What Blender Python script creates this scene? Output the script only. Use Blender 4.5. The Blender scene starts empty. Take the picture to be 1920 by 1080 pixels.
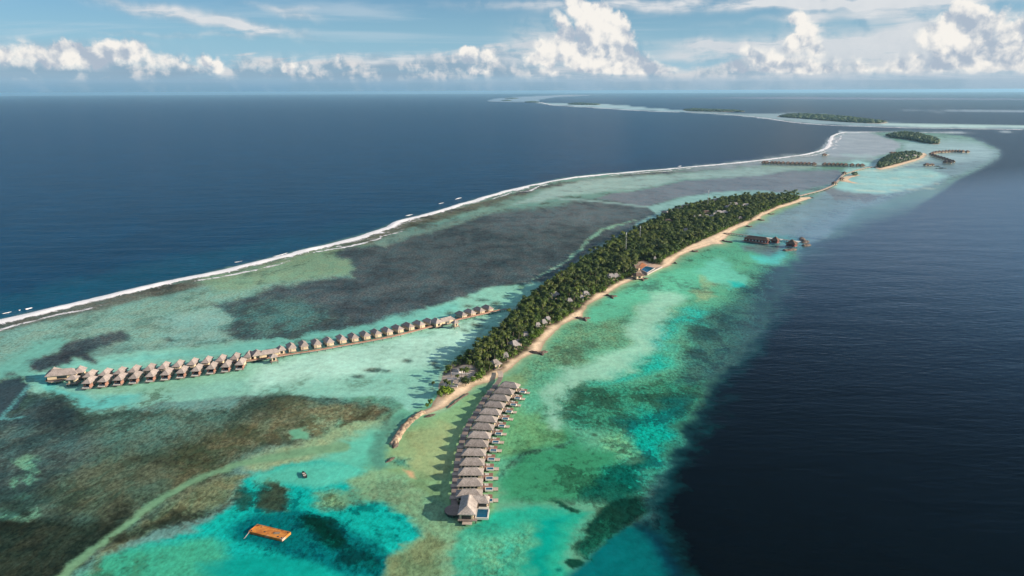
import bpy, math, random
import numpy as np
from mathutils import Matrix, Vector, noise as mnoise

random.seed(7)
rng = np.random.default_rng(7)
SC = bpy.context.scene
COL = SC.collection

# ------------------------------------------------------------------ camera
H = 180.0
PITCH = math.radians(14.79)
ROLL = math.radians(0.22)
FPX = 1400.0
f0 = np.array([0, math.cos(PITCH), -math.sin(PITCH)])
u0 = np.array([0, math.sin(PITCH), math.cos(PITCH)])
r0 = np.array([1.0, 0, 0])
RR = r0*math.cos(ROLL) - u0*math.sin(ROLL)
UU = u0*math.cos(ROLL) + r0*math.sin(ROLL)
camd = bpy.data.cameras.new('camera')
cam = bpy.data.objects.new('camera', camd)
COL.objects.link(cam)
camd.sensor_width = 36.0
camd.lens = FPX/1920*36
camd.clip_start = 1.0
camd.clip_end = 400000.0
M = Matrix(((RR[0], UU[0], -f0[0], 0), (RR[1], UU[1], -f0[1], 0), (RR[2], UU[2], -f0[2], H), (0, 0, 0, 1)))
cam.matrix_world = M
SC.camera = cam

# ------------------------------------------------------------------ light, sky, exposure
SUN_EL = math.radians(19)
SUN_AZ = math.radians(100)          # clockwise from the view direction
sun_dir = Vector((math.cos(SUN_EL)*math.sin(SUN_AZ), math.cos(SUN_EL)*math.cos(SUN_AZ), math.sin(SUN_EL)))
sd = bpy.data.lights.new('sun', 'SUN')
sd.energy = 4.5
sd.angle = math.radians(0.53)
sd.color = (1.0, 0.86, 0.70)
so = bpy.data.objects.new('sun', sd)
COL.objects.link(so)
so.rotation_euler = sun_dir.to_track_quat('Z', 'Y').to_euler()
so.location = (400, -50, 400)

SC.view_settings.view_transform = 'Standard'
SC.view_settings.look = 'None'
SC.view_settings.exposure = 0.9
SC.view_settings.gamma = 1.0
SC.view_settings.use_curve_mapping = False
SC.cycles.max_bounces = 6
SC.cycles.diffuse_bounces = 2
SC.cycles.glossy_bounces = 2
SC.cycles.transparent_max_bounces = 16
SC.cycles.volume_bounces = 0
SC.cycles.use_denoising = True


class NT:
    """tiny node-graph helper"""
    def __init__(s, nt):
        s.nt = nt
    def n(s, t, **kw):
        nd = s.nt.nodes.new(t)
        for k, v in kw.items():
            setattr(nd, k, v)
        return nd
    def lk(s, a, b):
        s.nt.links.new(a, b)
    def val(s, sock, v):
        if hasattr(v, 'links') or isinstance(v, bpy.types.NodeSocket):
            s.lk(v, sock)
        else:
            sock.default_value = v
    def math(s, op, a, b=0.0, c=None, clamp=False):
        nd = s.n('ShaderNodeMath', operation=op, use_clamp=clamp)
        s.val(nd.inputs[0], a)
        s.val(nd.inputs[1], b)
        if c is not None:
            s.val(nd.inputs[2], c)
        return nd.outputs[0]
    def mix(s, f, a, b, blend='MIX'):
        nd = s.n('ShaderNodeMix', data_type='RGBA', blend_type=blend)
        s.val(nd.inputs[0], f)
        for i, v in ((6, a), (7, b)):
            if isinstance(v, tuple):
                v = tuple(v) + ((1.0,) if len(v) == 3 else ())
            s.val(nd.inputs[i], v)
        return nd.outputs[2]
    def noise(s, vec, scale, detail=4, rough=0.5, dist=0.0, dim='3D'):
        nd = s.n('ShaderNodeTexNoise', noise_dimensions=dim)
        if vec is not None:
            s.lk(vec, nd.inputs['Vector'])
        nd.inputs['Scale'].default_value = scale
        nd.inputs['Detail'].default_value = detail
        nd.inputs['Roughness'].default_value = rough
        nd.inputs['Distortion'].default_value = dist
        return nd.outputs['Fac']
    def step(s, v, a, b, lo=0.0, hi=1.0):
        nd = s.n('ShaderNodeMapRange', interpolation_type='SMOOTHSTEP')
        s.val(nd.inputs[0], v)
        s.val(nd.inputs[1], a)
        s.val(nd.inputs[2], b)
        s.val(nd.inputs[3], lo)
        s.val(nd.inputs[4], hi)
        return nd.outputs[0]
    def scalevec(s, vec, sc, rotz=0.0):
        nd = s.n('ShaderNodeMapping')
        s.lk(vec, nd.inputs['Vector'])
        nd.inputs['Scale'].default_value = sc
        nd.inputs['Rotation'].default_value = (0, 0, rotz)
        return nd.outputs['Vector']


W = bpy.data.worlds.new('World')
SC.world = W
W.use_nodes = True
W.node_tree.nodes.clear()
g = NT(W.node_tree)
sky = g.n('ShaderNodeTexSky', sky_type='NISHITA')
sky.sun_disc = False
sky.sun_elevation = SUN_EL
sky.sun_rotation = SUN_AZ
sky.altitude = 0
sky.air_density = 1.0
sky.dust_density = 0.3
sky.ozone_density = 2.5
tc = g.n('ShaderNodeTexCoord').outputs['Generated']
sep = g.n('ShaderNodeSeparateXYZ')
g.lk(tc, sep.inputs[0])
zz = g.math('MAXIMUM', sep.outputs[2], 0.0)
skyc = g.mix(1.0, sky.outputs[0], (0.52, 0.78, 1.02), 'MULTIPLY')
skyc = g.mix(g.step(zz, 0.0, 0.16, 0.85, 0.0), skyc, (3.2, 5.5, 7.2))
# thin high cloud, a sheet seen at a grazing angle
den = g.math('ADD', zz, 0.035)
cmb = g.n('ShaderNodeCombineXYZ')
g.lk(g.math('DIVIDE', sep.outputs[0], den), cmb.inputs[0]); g.lk(g.math('DIVIDE', sep.outputs[1], den), cmb.inputs[1])
sheet = g.noise(g.scalevec(cmb.outputs[0], (0.5, 1.0, 1.0), 0.12), 0.42, 6, 0.58, 0.9)
cirrus = g.step(sheet, 0.50, 0.74, 0.0, 0.35)
c3 = g.mix(cirrus, skyc, (6.6, 7.2, 7.7))
# unseen bright cloud overhead, added to lift the fill in the shadows
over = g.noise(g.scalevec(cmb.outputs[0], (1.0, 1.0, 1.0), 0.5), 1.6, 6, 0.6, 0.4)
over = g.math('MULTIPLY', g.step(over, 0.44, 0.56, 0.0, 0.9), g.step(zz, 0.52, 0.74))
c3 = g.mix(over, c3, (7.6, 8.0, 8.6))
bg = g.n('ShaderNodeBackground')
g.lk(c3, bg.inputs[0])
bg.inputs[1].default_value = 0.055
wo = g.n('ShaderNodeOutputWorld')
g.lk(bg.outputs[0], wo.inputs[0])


# ------------------------------------------------------------------ helpers
def ray(px, py):
    d = f0 + RR*((px-960)/FPX) + UU*((540-py)/FPX)
    return d

def gp(px, py, z=0.0):
    """point of the photograph carried down to the height z"""
    d = ray(px, py)
    t = (z-H)/d[2]
    return np.array([d[0]*t, d[1]*t, z])

def proj(P):
    """world points -> photograph coordinates"""
    q = P - np.array([0, 0, H])
    zf = np.maximum(q@f0, 1e-3)
    return 960 + FPX*(q@RR)/zf, 540 - FPX*(q@UU)/zf

def s2l(c):
    c = np.asarray(c, float)/255.0
    return np.where(c <= 0.04045, c/12.92, ((c+0.055)/1.055)**2.4)

def tag(o, label=None, cat=None, group=None, kind=None):
    if label: o['label'] = label
    if cat: o['category'] = cat
    if group: o['group'] = group
    if kind: o['kind'] = kind
    return o

def empty(name, loc=(0, 0, 0), rz=0.0, label=None, cat=None, group=None):
    o = bpy.data.objects.new(name, None)
    COL.objects.link(o)
    o.location = loc
    o.rotation_euler = (0, 0, rz)
    o.empty_display_size = 1
    return tag(o, label, cat, group)

def link_mesh(name, me, parent=None, loc=(0, 0, 0), rz=0.0):
    o = bpy.data.objects.new(name, me)
    COL.objects.link(o)
    o.location = loc
    o.rotation_euler = (0, 0, rz)
    if parent is not None:
        o.parent = parent
    return o

def copy_tree(o, parent=None, label=None, group=None):
    c = o.copy()
    COL.objects.link(c)
    c.parent = parent
    if label: c['label'] = label
    if group: c['group'] = group
    for ch in o.children:
        copy_tree(ch, c)
    return c

class MB:
    def __init__(s):
        s.v = []; s.f = []
    def add(s, vs, fs):
        b = len(s.v)
        s.v += [tuple(v) for v in vs]
        s.f += [tuple(i+b for i in f) for f in fs]
        return s
    def box(s, c, d, rz=0.0, top=None):
        cx_, cy_, cz_ = c; dx, dy, dz = d[0]/2, d[1]/2, d[2]/2
        k = top if top is not None else 1.0
        vs = []
        for z, q in ((-dz, 1.0), (dz, k)):
            for x, y in ((-dx, -dy), (dx, -dy), (dx, dy), (-dx, dy)):
                X, Y = x*q, y*q
                vs.append((cx_ + X*math.cos(rz) - Y*math.sin(rz), cy_ + X*math.sin(rz) + Y*math.cos(rz), cz_+z))
        return s.add(vs, [(3, 2, 1, 0), (4, 5, 6, 7), (0, 1, 5, 4), (1, 2, 6, 5), (2, 3, 7, 6), (3, 0, 4, 7)])
    def cyl(s, c, r, z0, z1, n=12, r2=None, sx=1.0, sy=1.0):
        r2 = r if r2 is None else r2
        vs = [(c[0]+sx*r*math.cos(2*math.pi*i/n), c[1]+sy*r*math.sin(2*math.pi*i/n), z0) for i in range(n)]
        vs += [(c[0]+sx*r2*math.cos(2*math.pi*i/n), c[1]+sy*r2*math.sin(2*math.pi*i/n), z1) for i in range(n)]
        fs = [(i, (i+1) % n, n+(i+1) % n, n+i) for i in range(n)] + [tuple(range(n-1, -1, -1)), tuple(range(n, 2*n))]
        return s.add(vs, fs)
    def strip(s, pts, w, z0, z1):
        """slab of width w following a ground line"""
        P = [np.array(p[:2], float) for p in pts]
        L, R = [], []
        for i, p in enumerate(P):
            a = P[max(i-1, 0)]; b = P[min(i+1, len(P)-1)]
            t = (b-a)/np.linalg.norm(b-a)
            nrm = np.array([-t[1], t[0]])
            L.append(p+nrm*w/2); R.append(p-nrm*w/2)
        n = len(P)
        vs = [(*p, z1) for p in L] + [(*p, z1) for p in R] + [(*p, z0) for p in L] + [(*p, z0) for p in R]
        fs = []
        for i in range(n-1):
            fs += [(i, n+i, n+i+1, i+1), (2*n+i, 2*n+i+1, 3*n+i+1, 3*n+i), (i, i+1, 2*n+i+1, 2*n+i), (n+i, 3*n+i, 3*n+i+1, n+i+1)]
        fs += [(0, 2*n, 3*n, n), (n-1, 2*n-1, 4*n-1, 3*n-1)]
        return s.add(vs, fs)
    def hip(s, cx_, cy_, w, d, z0, h, ridge, along='x', rz=0.0, thick=0.25):
        """hip roof: eaves w x d at z0, ridge length along x or y"""
        hw, hd = w/2, d/2
        if along == 'x':
            rp = [(-ridge/2, 0), (ridge/2, 0)]
        else:
            rp = [(0, -ridge/2), (0, ridge/2)]
        e = [(-hw, -hd), (hw, -hd), (hw, hd), (-hw, hd)]
        vs = [(x, y, z0) for x, y in e] + [(x, y, z0+thick) for x, y in e] + [(x, y, z0+thick+h) for x, y in rp]
        if along == 'x':
            fs = [(4, 5, 9, 8), (5, 6, 9), (6, 7, 8, 9), (7, 4, 8)]
        else:
            fs = [(4, 5, 8), (5, 6, 9, 8), (6, 7, 9), (7, 4, 8, 9)]
        fs += [(0, 1, 5, 4), (1, 2, 6, 5), (2, 3, 7, 6), (3, 0, 4, 7), (3, 2, 1, 0)]
        c_, s_ = math.cos(rz), math.sin(rz)
        vs = [(cx_+x*c_-y*s_, cy_+x*s_+y*c_, z) for x, y, z in vs]
        return s.add(vs, fs)
    def mesh(s, name, mat, smooth=False):
        me = bpy.data.meshes.new(name)
        me.from_pydata(s.v, [], s.f)
        me.materials.append(mat)
        if smooth:
            me.shade_smooth()
        me.update()
        return me
    def build(s, name, mat, parent=None, loc=(0, 0, 0), rz=0.0, smooth=False):
        return link_mesh(name, s.mesh(name, mat, smooth), parent, loc, rz)

def np_mesh(name, V, F, mat, smooth=False):
    """fast mesh from numpy: F is (n,3) or (n,4)"""
    me = bpy.data.meshes.new(name)
    V = np.ascontiguousarray(V, np.float32); F = np.ascontiguousarray(F, np.int32)
    k = F.shape[1]
    me.vertices.add(len(V)); me.vertices.foreach_set('co', V.ravel())
    me.loops.add(F.size); me.loops.foreach_set('vertex_index', F.ravel())
    me.polygons.add(len(F))
    me.polygons.foreach_set('loop_start', np.arange(0, F.size, k, dtype=np.int32))
    me.polygons.foreach_set('loop_total', np.full(len(F), k, np.int32))
    if smooth:
        me.polygons.foreach_set('use_smooth', np.ones(len(F), bool))
    me.update(calc_edges=True)
    me.materials.append(mat)
    return me

def set_attr(me, name, arr, typ='FLOAT'):
    a = me.attributes.new(name, typ, 'POINT')
    if typ == 'FLOAT':
        a.data.foreach_set('value', np.ascontiguousarray(arr, np.float32).ravel())
    else:
        c = np.ones((len(arr), 4), np.float32); c[:, :3] = arr
        a.data.foreach_set('color', c.ravel())

_perm = rng.random((256, 256))
def vnoise(x, y):
    xi = np.floor(x).astype(int); yi = np.floor(y).astype(int)
    fx = x-xi; fy = y-yi
    fx = fx*fx*(3-2*fx); fy = fy*fy*(3-2*fy)
    a = _perm[xi & 255, yi & 255]; b = _perm[(xi+1) & 255, yi & 255]
    c = _perm[xi & 255, (yi+1) & 255]; d = _perm[(xi+1) & 255, (yi+1) & 255]
    return (a*(1-fx)+b*fx)*(1-fy) + (c*(1-fx)+d*fx)*fy
def fbm(x, y, o=4):
    t = 0; a = 0.5; s_ = 0
    for i in range(o):
        t = t + a*vnoise(x*2**i+17.3*i, y*2**i-9.1*i); s_ += a; a *= 0.5
    return t/s_

def sdf(poly, x, y, chunk=None):
    """signed distance to a closed polygon, negative inside"""
    P = np.asarray(poly, float); n = len(P)
    d = np.full(x.shape, 1e18); ins = np.zeros(x.shape, bool)
    for i in range(n):
        ax, ay = P[i]; bx_, by_ = P[(i+1) % n]
        ex, ey = bx_-ax, by_-ay
        L = ex*ex+ey*ey+1e-12
        t = np.clip(((x-ax)*ex+(y-ay)*ey)/L, 0, 1)
        dx = x-ax-t*ex; dy = y-ay-t*ey
        d = np.minimum(d, dx*dx+dy*dy)
        c = (ay > y) != (by_ > y)
        with np.errstate(divide='ignore', invalid='ignore'):
            xi = ax+(y-ay)*ex/(ey if ey != 0 else 1e-9)
        ins ^= c & (x < xi)
    d = np.sqrt(d)
    return np.where(ins, -d, d)

def ldist(line, x, y, ws=None):
    """distance to an open line, with the width parameter interpolated"""
    P = np.asarray(line, float)
    d = np.full(x.shape, 1e18); wbest = np.ones(x.shape)
    for i in range(len(P)-1):
        ax, ay = P[i]; bx_, by_ = P[i+1]
        ex, ey = bx_-ax, by_-ay
        L = ex*ex+ey*ey+1e-12
        t = np.clip(((x-ax)*ex+(y-ay)*ey)/L, 0, 1)
        dd = np.hypot(x-ax-t*ex, y-ay-t*ey)
        m = dd < d
        d = np.where(m, dd, d)
        if ws is not None:
            wbest = np.where(m, ws[i]*(1-t)+ws[i+1]*t, wbest)
    return d, wbest

def sm(x, a, b):
    t = np.clip((x-a)/(b-a), 0, 1)
    return t*t*(3-2*t)

def smooth_line(pts, n=6):
    """Catmull-Rom through the traced points"""
    P = [np.array(p, float) for p in pts]
    out = []
    for i in range(len(P)-1):
        p0 = P[max(i-1, 0)]; p1 = P[i]; p2 = P[i+1]; p3 = P[min(i+2, len(P)-1)]
        for k in range(n):
            t = k/n
            out.append(0.5*((2*p1)+(p2-p0)*t+(2*p0-5*p1+4*p2-p3)*t*t+(3*p1-p0-3*p2+p3)*t**3))
    out.append(P[-1])
    return out

# ------------------------------------------------------------------ materials
def new_mat(name):
    m = bpy.data.materials.new(name)
    m.use_nodes = True
    m.node_tree.nodes.clear()
    return m, NT(m.node_tree)

def finish(m, g_, bsdf):
    o = g_.n('ShaderNodeOutputMaterial')
    g_.lk(bsdf, o.inputs[0])
    return m

def simple(name, c, rough=0.8, var=0.15, scale=1.0, spec=0.3, bump=0.0, stretch=(1, 1, 1), per_obj=0.08, c2=None):
    m, g_ = new_mat(name)
    tcn = g_.n('ShaderNodeTexCoord').outputs['Object']
    v = g_.scalevec(tcn, stretch)
    n1 = g_.noise(v, scale, 6, 0.6)
    n2 = g_.noise(tcn, scale*0.17, 3, 0.5)
    info = g_.n('ShaderNodeObjectInfo').outputs['Random']
    lo = tuple(x*(1-var) for x in c); hi = tuple(min(1, x*(1+var)) for x in (c2 or c))
    col = g_.mix(g_.step(n1, 0.3, 0.7), lo, hi)
    k = g_.math('MULTIPLY_ADD', info, per_obj*2, 1-per_obj)
    k = g_.math('MULTIPLY', k, g_.step(n2, 0.3, 0.7, 1-var*0.7, 1+var*0.5))
    vm = g_.n('ShaderNodeVectorMath', operation='SCALE')
    g_.lk(col, vm.inputs[0]); g_.lk(k, vm.inputs['Scale'])
    p = g_.n('ShaderNodeBsdfPrincipled')
    g_.lk(vm.outputs[0], p.inputs['Base Color'])
    p.inputs['Roughness'].default_value = rough
    p.inputs['Specular IOR Level'].default_value = spec
    if bump:
        b = g_.n('ShaderNodeBump')
        b.inputs['Strength'].default_value = bump
        b.inputs['Distance'].default_value = 0.1
        g_.lk(n1, b.inputs['Height']); g_.lk(b.outputs[0], p.inputs['Normal'])
    return finish(m, g_, p.outputs[0])

MT = {}
MT['thatch'] = simple('thatch', (0.34, 0.295, 0.26), 0.95, 0.35, 1.6, 0.1, 0.6, (1, 1, 3), 0.2)
MT['thatch_new'] = simple('thatch_weathered', (0.36, 0.33, 0.31), 0.95, 0.22, 1.6, 0.1, 0.5, (1, 1, 3), 0.15)
MT['thatch_brown'] = simple('thatch_brown', (0.15, 0.10, 0.075), 0.95, 0.3, 2.0, 0.1, 0.5, (1, 1, 3), 0.15)
MT['ridge'] = simple('ridge_cap', (0.38, 0.34, 0.30), 0.9, 0.2, 2.0, 0.1)
MT['wall'] = simple('limed_wall', (0.62, 0.50, 0.33), 0.85, 0.15, 1.5, 0.2, 0.1, (4, 4, 1), 0.06)
MT['wall_white'] = simple('white_wall', (0.70, 0.66, 0.60), 0.8, 0.1, 1.0, 0.2)
MT['wall_red'] = simple('stained_timber_wall', (0.17, 0.055, 0.05), 0.8, 0.3, 2.0, 0.2)
MT['timber'] = simple('grey_timber', (0.25, 0.20, 0.17), 0.85, 0.25, 1.5, 0.2, 0.2, (1, 6, 1), 0.1)
MT['timber_light'] = simple('sun_bleached_timber', (0.45, 0.37, 0.29), 0.85, 0.2, 1.5, 0.2, 0.2, (6, 1, 1), 0.08)
MT['timber_red'] = simple('reddish_timber', (0.27, 0.14, 0.10), 0.8, 0.25, 1.5, 0.2, 0.2, (6, 1, 1), 0.08)
MT['pile'] = simple('wet_pile', (0.08, 0.07, 0.06), 0.7, 0.3, 2.0, 0.3)
MT['rim'] = simple('pool_rim', (0.62, 0.59, 0.52), 0.5, 0.08, 1.0, 0.4)
MT['pool'] = simple('pool_water', (0.012, 0.10, 0.17), 0.06, 0.12, 0.6, 0.5)
MT['glass'] = simple('dark_glass', (0.025, 0.03, 0.032), 0.08, 0.1, 1.0, 0.5)
MT['rock'] = simple('reef_rock', (0.13, 0.10, 0.08), 0.9, 0.45, 0.5, 0.2, 0.6, per_obj=0.2)
MT['rock_pale'] = simple('pale_rubble', (0.31, 0.23, 0.155), 0.9, 0.55, 0.6, 0.2, 0.5, per_obj=0.2)
MT['paving'] = simple('pale_paving', (0.42, 0.38, 0.34), 0.8, 0.12, 0.8, 0.2)
MT['orange_deck'] = simple('terracotta_deck', (0.50, 0.20, 0.09), 0.8, 0.2, 0.8, 0.2)
MT['metal'] = simple('pale_steel', (0.5, 0.5, 0.48), 0.4, 0.05, 1.0, 0.5)
MT['rope'] = simple('mooring_rope', (0.45, 0.42, 0.36), 0.9, 0.1, 1.0, 0.1)
MT['hull_dark'] = simple('dark_hull', (0.02, 0.035, 0.04), 0.35, 0.15, 1.0, 0.5)
MT['boat_white'] = simple('boat_white', (0.72, 0.72, 0.70), 0.35, 0.06, 1.0, 0.5)
MT['canvas'] = simple('sail_canvas', (0.66, 0.63, 0.56), 0.8, 0.06, 1.0, 0.2)
MT['bark'] = simple('palm_bark', (0.20, 0.165, 0.13), 0.9, 0.3, 1.5, 0.1, 0.3, (1, 1, 5))

def rust_mat():
    m, g_ = new_mat('rusty_plate')
    tcn = g_.n('ShaderNodeTexCoord').outputs['Object']
    n1 = g_.noise(tcn, 0.35, 8, 0.65, 0.5)
    n2 = g_.noise(tcn, 1.2, 6, 0.7)
    n3 = g_.noise(tcn, 0.16, 3, 0.5)
    c = g_.mix(g_.step(n1, 0.38, 0.62), (0.42, 0.13, 0.018), (0.62, 0.24, 0.035))
    c = g_.mix(g_.step(n2, 0.60, 0.75, 0, 0.85), c, (0.10, 0.035, 0.012))
    c = g_.mix(g_.step(n3, 0.62, 0.72, 0, 0.6), c, (0.55, 0.50, 0.44))
    p = g_.n('ShaderNodeBsdfPrincipled')
    g_.lk(c, p.inputs['Base Color'])
    p.inputs['Roughness'].default_value = 0.85
    b = g_.n('ShaderNodeBump'); b.inputs['Strength'].default_value = 0.4; b.inputs['Distance'].default_value = 0.1
    g_.lk(n2, b.inputs['Height']); g_.lk(b.outputs[0], p.inputs['Normal'])
    return finish(m, g_, p.outputs[0])
MT['rust'] = rust_mat()

def leaf_mat(name, dark, light, olive):
    m, g_ = new_mat(name)
    info = g_.n('ShaderNodeObjectInfo').outputs['Random']
    att = g_.n('ShaderNodeAttribute', attribute_name='tint').outputs['Fac']
    r = g_.math('FRACT', g_.math('ADD', info, att))
    pos = g_.n('ShaderNodeNewGeometry').outputs['Position']
    n1 = g_.noise(pos, 0.35, 3, 0.6)
    n2 = g_.noise(pos, 0.02, 3, 0.5)
    c = g_.mix(r, dark, light)
    c = g_.mix(g_.step(n2, 0.4, 0.7, 0, 0.7), c, olive)
    c = g_.mix(g_.step(r, 0.86, 0.98, 0, 0.8), c, tuple(x*k for x, k in zip(light, (2.1, 1.7, 1.2))))
    c = g_.mix(g_.step(r, 0.14, 0.04, 0, 0.7), c, tuple(x*0.5 for x in dark))
    c = g_.mix(g_.step(n1, 0.35, 0.7, 0.0, 0.5), c, tuple(x*1.7 for x in light))
    d = g_.n('ShaderNodeBsdfPrincipled')
    g_.lk(c, d.inputs['Base Color'])
    d.inputs['Roughness'].default_value = 0.55
    d.inputs['Specular IOR Level'].default_value = 0.35
    t = g_.n('ShaderNodeBsdfTranslucent')
    g_.lk(g_.mix(0.5, c, tuple(x*1.5 for x in light)), t.inputs[0])
    mx = g_.n('ShaderNodeMixShader'); mx.inputs[0].default_value = 0.22
    g_.lk(d.outputs[0], mx.inputs[1]); g_.lk(t.outputs[0], mx.inputs[2])
    return finish(m, g_, mx.outputs[0])
MT['palm'] = leaf_mat('palm_fronds', (0.030, 0.050, 0.008), (0.075, 0.110, 0.015), (0.100, 0.100, 0.018))
MT['broad'] = leaf_mat('broad_leaves', (0.026, 0.050, 0.010), (0.050, 0.092, 0.014), (0.045, 0.075, 0.013))
MT['shrub'] = leaf_mat('sea_lettuce_leaves', (0.065, 0.12, 0.012), (0.10, 0.17, 0.016), (0.09, 0.14, 0.016))
MT['farwood'] = leaf_mat('far_canopy', (0.03, 0.055, 0.02), (0.05, 0.085, 0.025), (0.05, 0.075, 0.025))

# --- the water: body colour from the traced sea bed, reef patches from noise, real Fresnel reflection
def water_mat():
    m, g_ = new_mat('sea_water')
    pos = g_.n('ShaderNodeNewGeometry').outputs['Position']
    body = g_.n('ShaderNodeAttribute', attribute_name='body').outputs['Color']
    reef = g_.n('ShaderNodeAttribute', attribute_name='reef').outputs['Fac']
    rcol = g_.n('ShaderNodeAttribute', attribute_name='reefcol').outputs['Color']
    calm = g_.n('ShaderNodeAttribute', attribute_name='calm').outputs['Fac']
    shel = g_.n('ShaderNodeAttribute', attribute_name='shelter').outputs['Fac']
    n1 = g_.noise(pos, 1/55.0, 10, 0.72, 0.25, '2D')
    n2 = g_.noise(pos, 1/6.0, 5, 0.7, 0.0, '2D')
    n3 = g_.noise(pos, 1/130.0, 4, 0.55, 0.3, '2D')
    n5 = g_.noise(g_.scalevec(pos, (0.55, 0.32, 1), 0.5), 1.0, 4, 0.75, 0.0, '2D')
    n6 = g_.noise(g_.scalevec(pos, (0.085, 0.05, 1), 0.9), 1.0, 6, 0.7, 0.4, '2D')
    rough_ = g_.step(reef, 0.12, 0.5)
    n4 = g_.noise(g_.scalevec(pos, (0.05, 0.016, 1), 0.6), 1.0, 6, 0.65, 0.6, '2D')
    nn = g_.math('ADD', g_.math('ADD', g_.math('MULTIPLY', n1, 0.50), g_.math('MULTIPLY', n2, 0.27)), g_.math('MULTIPLY', n4, 0.23))
    thr = g_.math('MULTIPLY_ADD', reef, -0.20, 0.615)
    wdt = g_.step(n3, 0.35, 0.65, 0.015, 0.07)
    mask = g_.step(nn, g_.math('SUBTRACT', thr, wdt), g_.math('ADD', thr, wdt))
    mask = g_.math('MULTIPLY', mask, g_.step(reef, 0.0, 0.2, 0.0, 0.92))
    k = g_.math('MULTIPLY', g_.step(n3, 0.3, 0.7, 0.92, 1.08), g_.step(nn, 0.35, 0.65, 1.12, 0.86))
    k = g_.math('MULTIPLY', k, g_.step(n2, 0.25, 0.75, 1.07, 0.93))
    gr = g_.math('MULTIPLY', g_.math('SUBTRACT', n5, 0.5), g_.math('MULTIPLY_ADD', rough_, 2.6, 0.30))
    gr = g_.math('ADD', gr, g_.math('MULTIPLY', g_.math('SUBTRACT', n2, 0.5), g_.math('MULTIPLY', rough_, 1.3)))
    k = g_.math('MULTIPLY', k, g_.math('MAXIMUM', g_.math('ADD', gr, 1.0), 0.35))
    vm = g_.n('ShaderNodeVectorMath', operation='SCALE')
    g_.lk(body, vm.inputs[0]); g_.lk(k, vm.inputs['Scale'])
    vr = g_.n('ShaderNodeVectorMath', operation='SCALE')
    g_.lk(rcol, vr.inputs[0]); g_.lk(g_.math('MULTIPLY', g_.step(g_.math('ADD', g_.math('MULTIPLY', n2, 0.5), g_.math('MULTIPLY', n5, 0.5)), 0.32, 0.68, 0.45, 1.65), g_.step(n1, 0.3, 0.7, 1.15, 0.85)), vr.inputs['Scale'])
    col = g_.mix(mask, vm.outputs[0], vr.outputs[0])
    warm = g_.mix(g_.step(n6, 0.36, 0.64), (0.86, 1.02, 1.05), (1.15, 0.97, 0.92))
    col = g_.mix(g_.math('MULTIPLY_ADD', rough_, 0.85, 0.12), col, g_.mix(1.0, col, warm, 'MULTIPLY'))
    dif = g_.n('ShaderNodeBsdfDiffuse')
    g_.lk(col, dif.inputs[0])
    # ripples
    w1 = g_.noise(g_.scalevec(pos, (0.10, 0.26, 1), 0.25), 1.0, 5, 0.6, 0.3, '2D')
    w2 = g_.noise(g_.scalevec(pos, (0.012, 0.034, 1), -0.5), 1.0, 3, 0.5, 0.2, '2D')
    hh = g_.math('ADD', g_.math('MULTIPLY', w1, 1.0), g_.math('MULTIPLY', w2, 2.2))
    b = g_.n('ShaderNodeBump')
    g_.lk(g_.math('MAXIMUM', g_.math('SUBTRACT', g_.math('MULTIPLY_ADD', calm, -0.38, 0.50), g_.math('MULTIPLY', shel, 0.25)), 0.10), b.inputs['Strength'])
    b.inputs['Distance'].default_value = 1.1
    g_.lk(hh, b.inputs['Height'])
    g_.lk(b.outputs[0], dif.inputs['Normal'])
    gl = g_.n('ShaderNodeBsdfGlossy')
    gl.inputs['Roughness'].default_value = 0.22
    gl.inputs['Color'].default_value = (0.9, 0.9, 0.9, 1)
    g_.lk(b.outputs[0], gl.inputs['Normal'])
    fr = g_.n('ShaderNodeFresnel'); fr.inputs['IOR'].default_value = 1.333
    g_.lk(b.outputs[0], fr.inputs['Normal'])
    # open water is broken by waves and mirrors little at a slant; sheltered water mirrors more
    fac = g_.math('MULTIPLY', g_.math('POWER', fr.outputs[0], 2.0), g_.math('MULTIPLY_ADD', shel, 3.6, 0.80))
    fac = g_.math('MINIMUM', fac, g_.math('MULTIPLY_ADD', shel, 0.32, 0.24))
    mx = g_.n('ShaderNodeMixShader')
    g_.lk(fac, mx.inputs[0]); g_.lk(dif.outputs[0], mx.inputs[1]); g_.lk(gl.outputs[0], mx.inputs[2])
    return finish(m, g_, mx.outputs[0])
MT['water'] = water_mat()

def sand_mat():
    m, g_ = new_mat('coral_sand')
    pos = g_.n('ShaderNodeNewGeometry').outputs['Position']
    body = g_.n('ShaderNodeAttribute', attribute_name='body').outputs['Color']
    n1 = g_.noise(pos, 0.5, 6, 0.6)
    n2 = g_.noise(pos, 0.07, 4, 0.6, 0.5)
    k = g_.math('MULTIPLY', g_.step(n1, 0.25, 0.75, 0.82, 1.12), g_.step(n2, 0.3, 0.7, 0.9, 1.07))
    vm = g_.n('ShaderNodeVectorMath', operation='SCALE')
    g_.lk(body, vm.inputs[0]); g_.lk(k, vm.inputs['Scale'])
    p = g_.n('ShaderNodeBsdfPrincipled')
    g_.lk(vm.outputs[0], p.inputs['Base Color'])
    p.inputs['Roughness'].default_value = 0.9
    p.inputs['Specular IOR Level'].default_value = 0.2
    b = g_.n('ShaderNodeBump'); b.inputs['Strength'].default_value = 0.5; b.inputs['Distance'].default_value = 0.3
    g_.lk(n1, b.inputs['Height']); g_.lk(b.outputs[0], p.inputs['Normal'])
    return finish(m, g_, p.outputs[0])
MT['sand'] = sand_mat()

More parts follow.
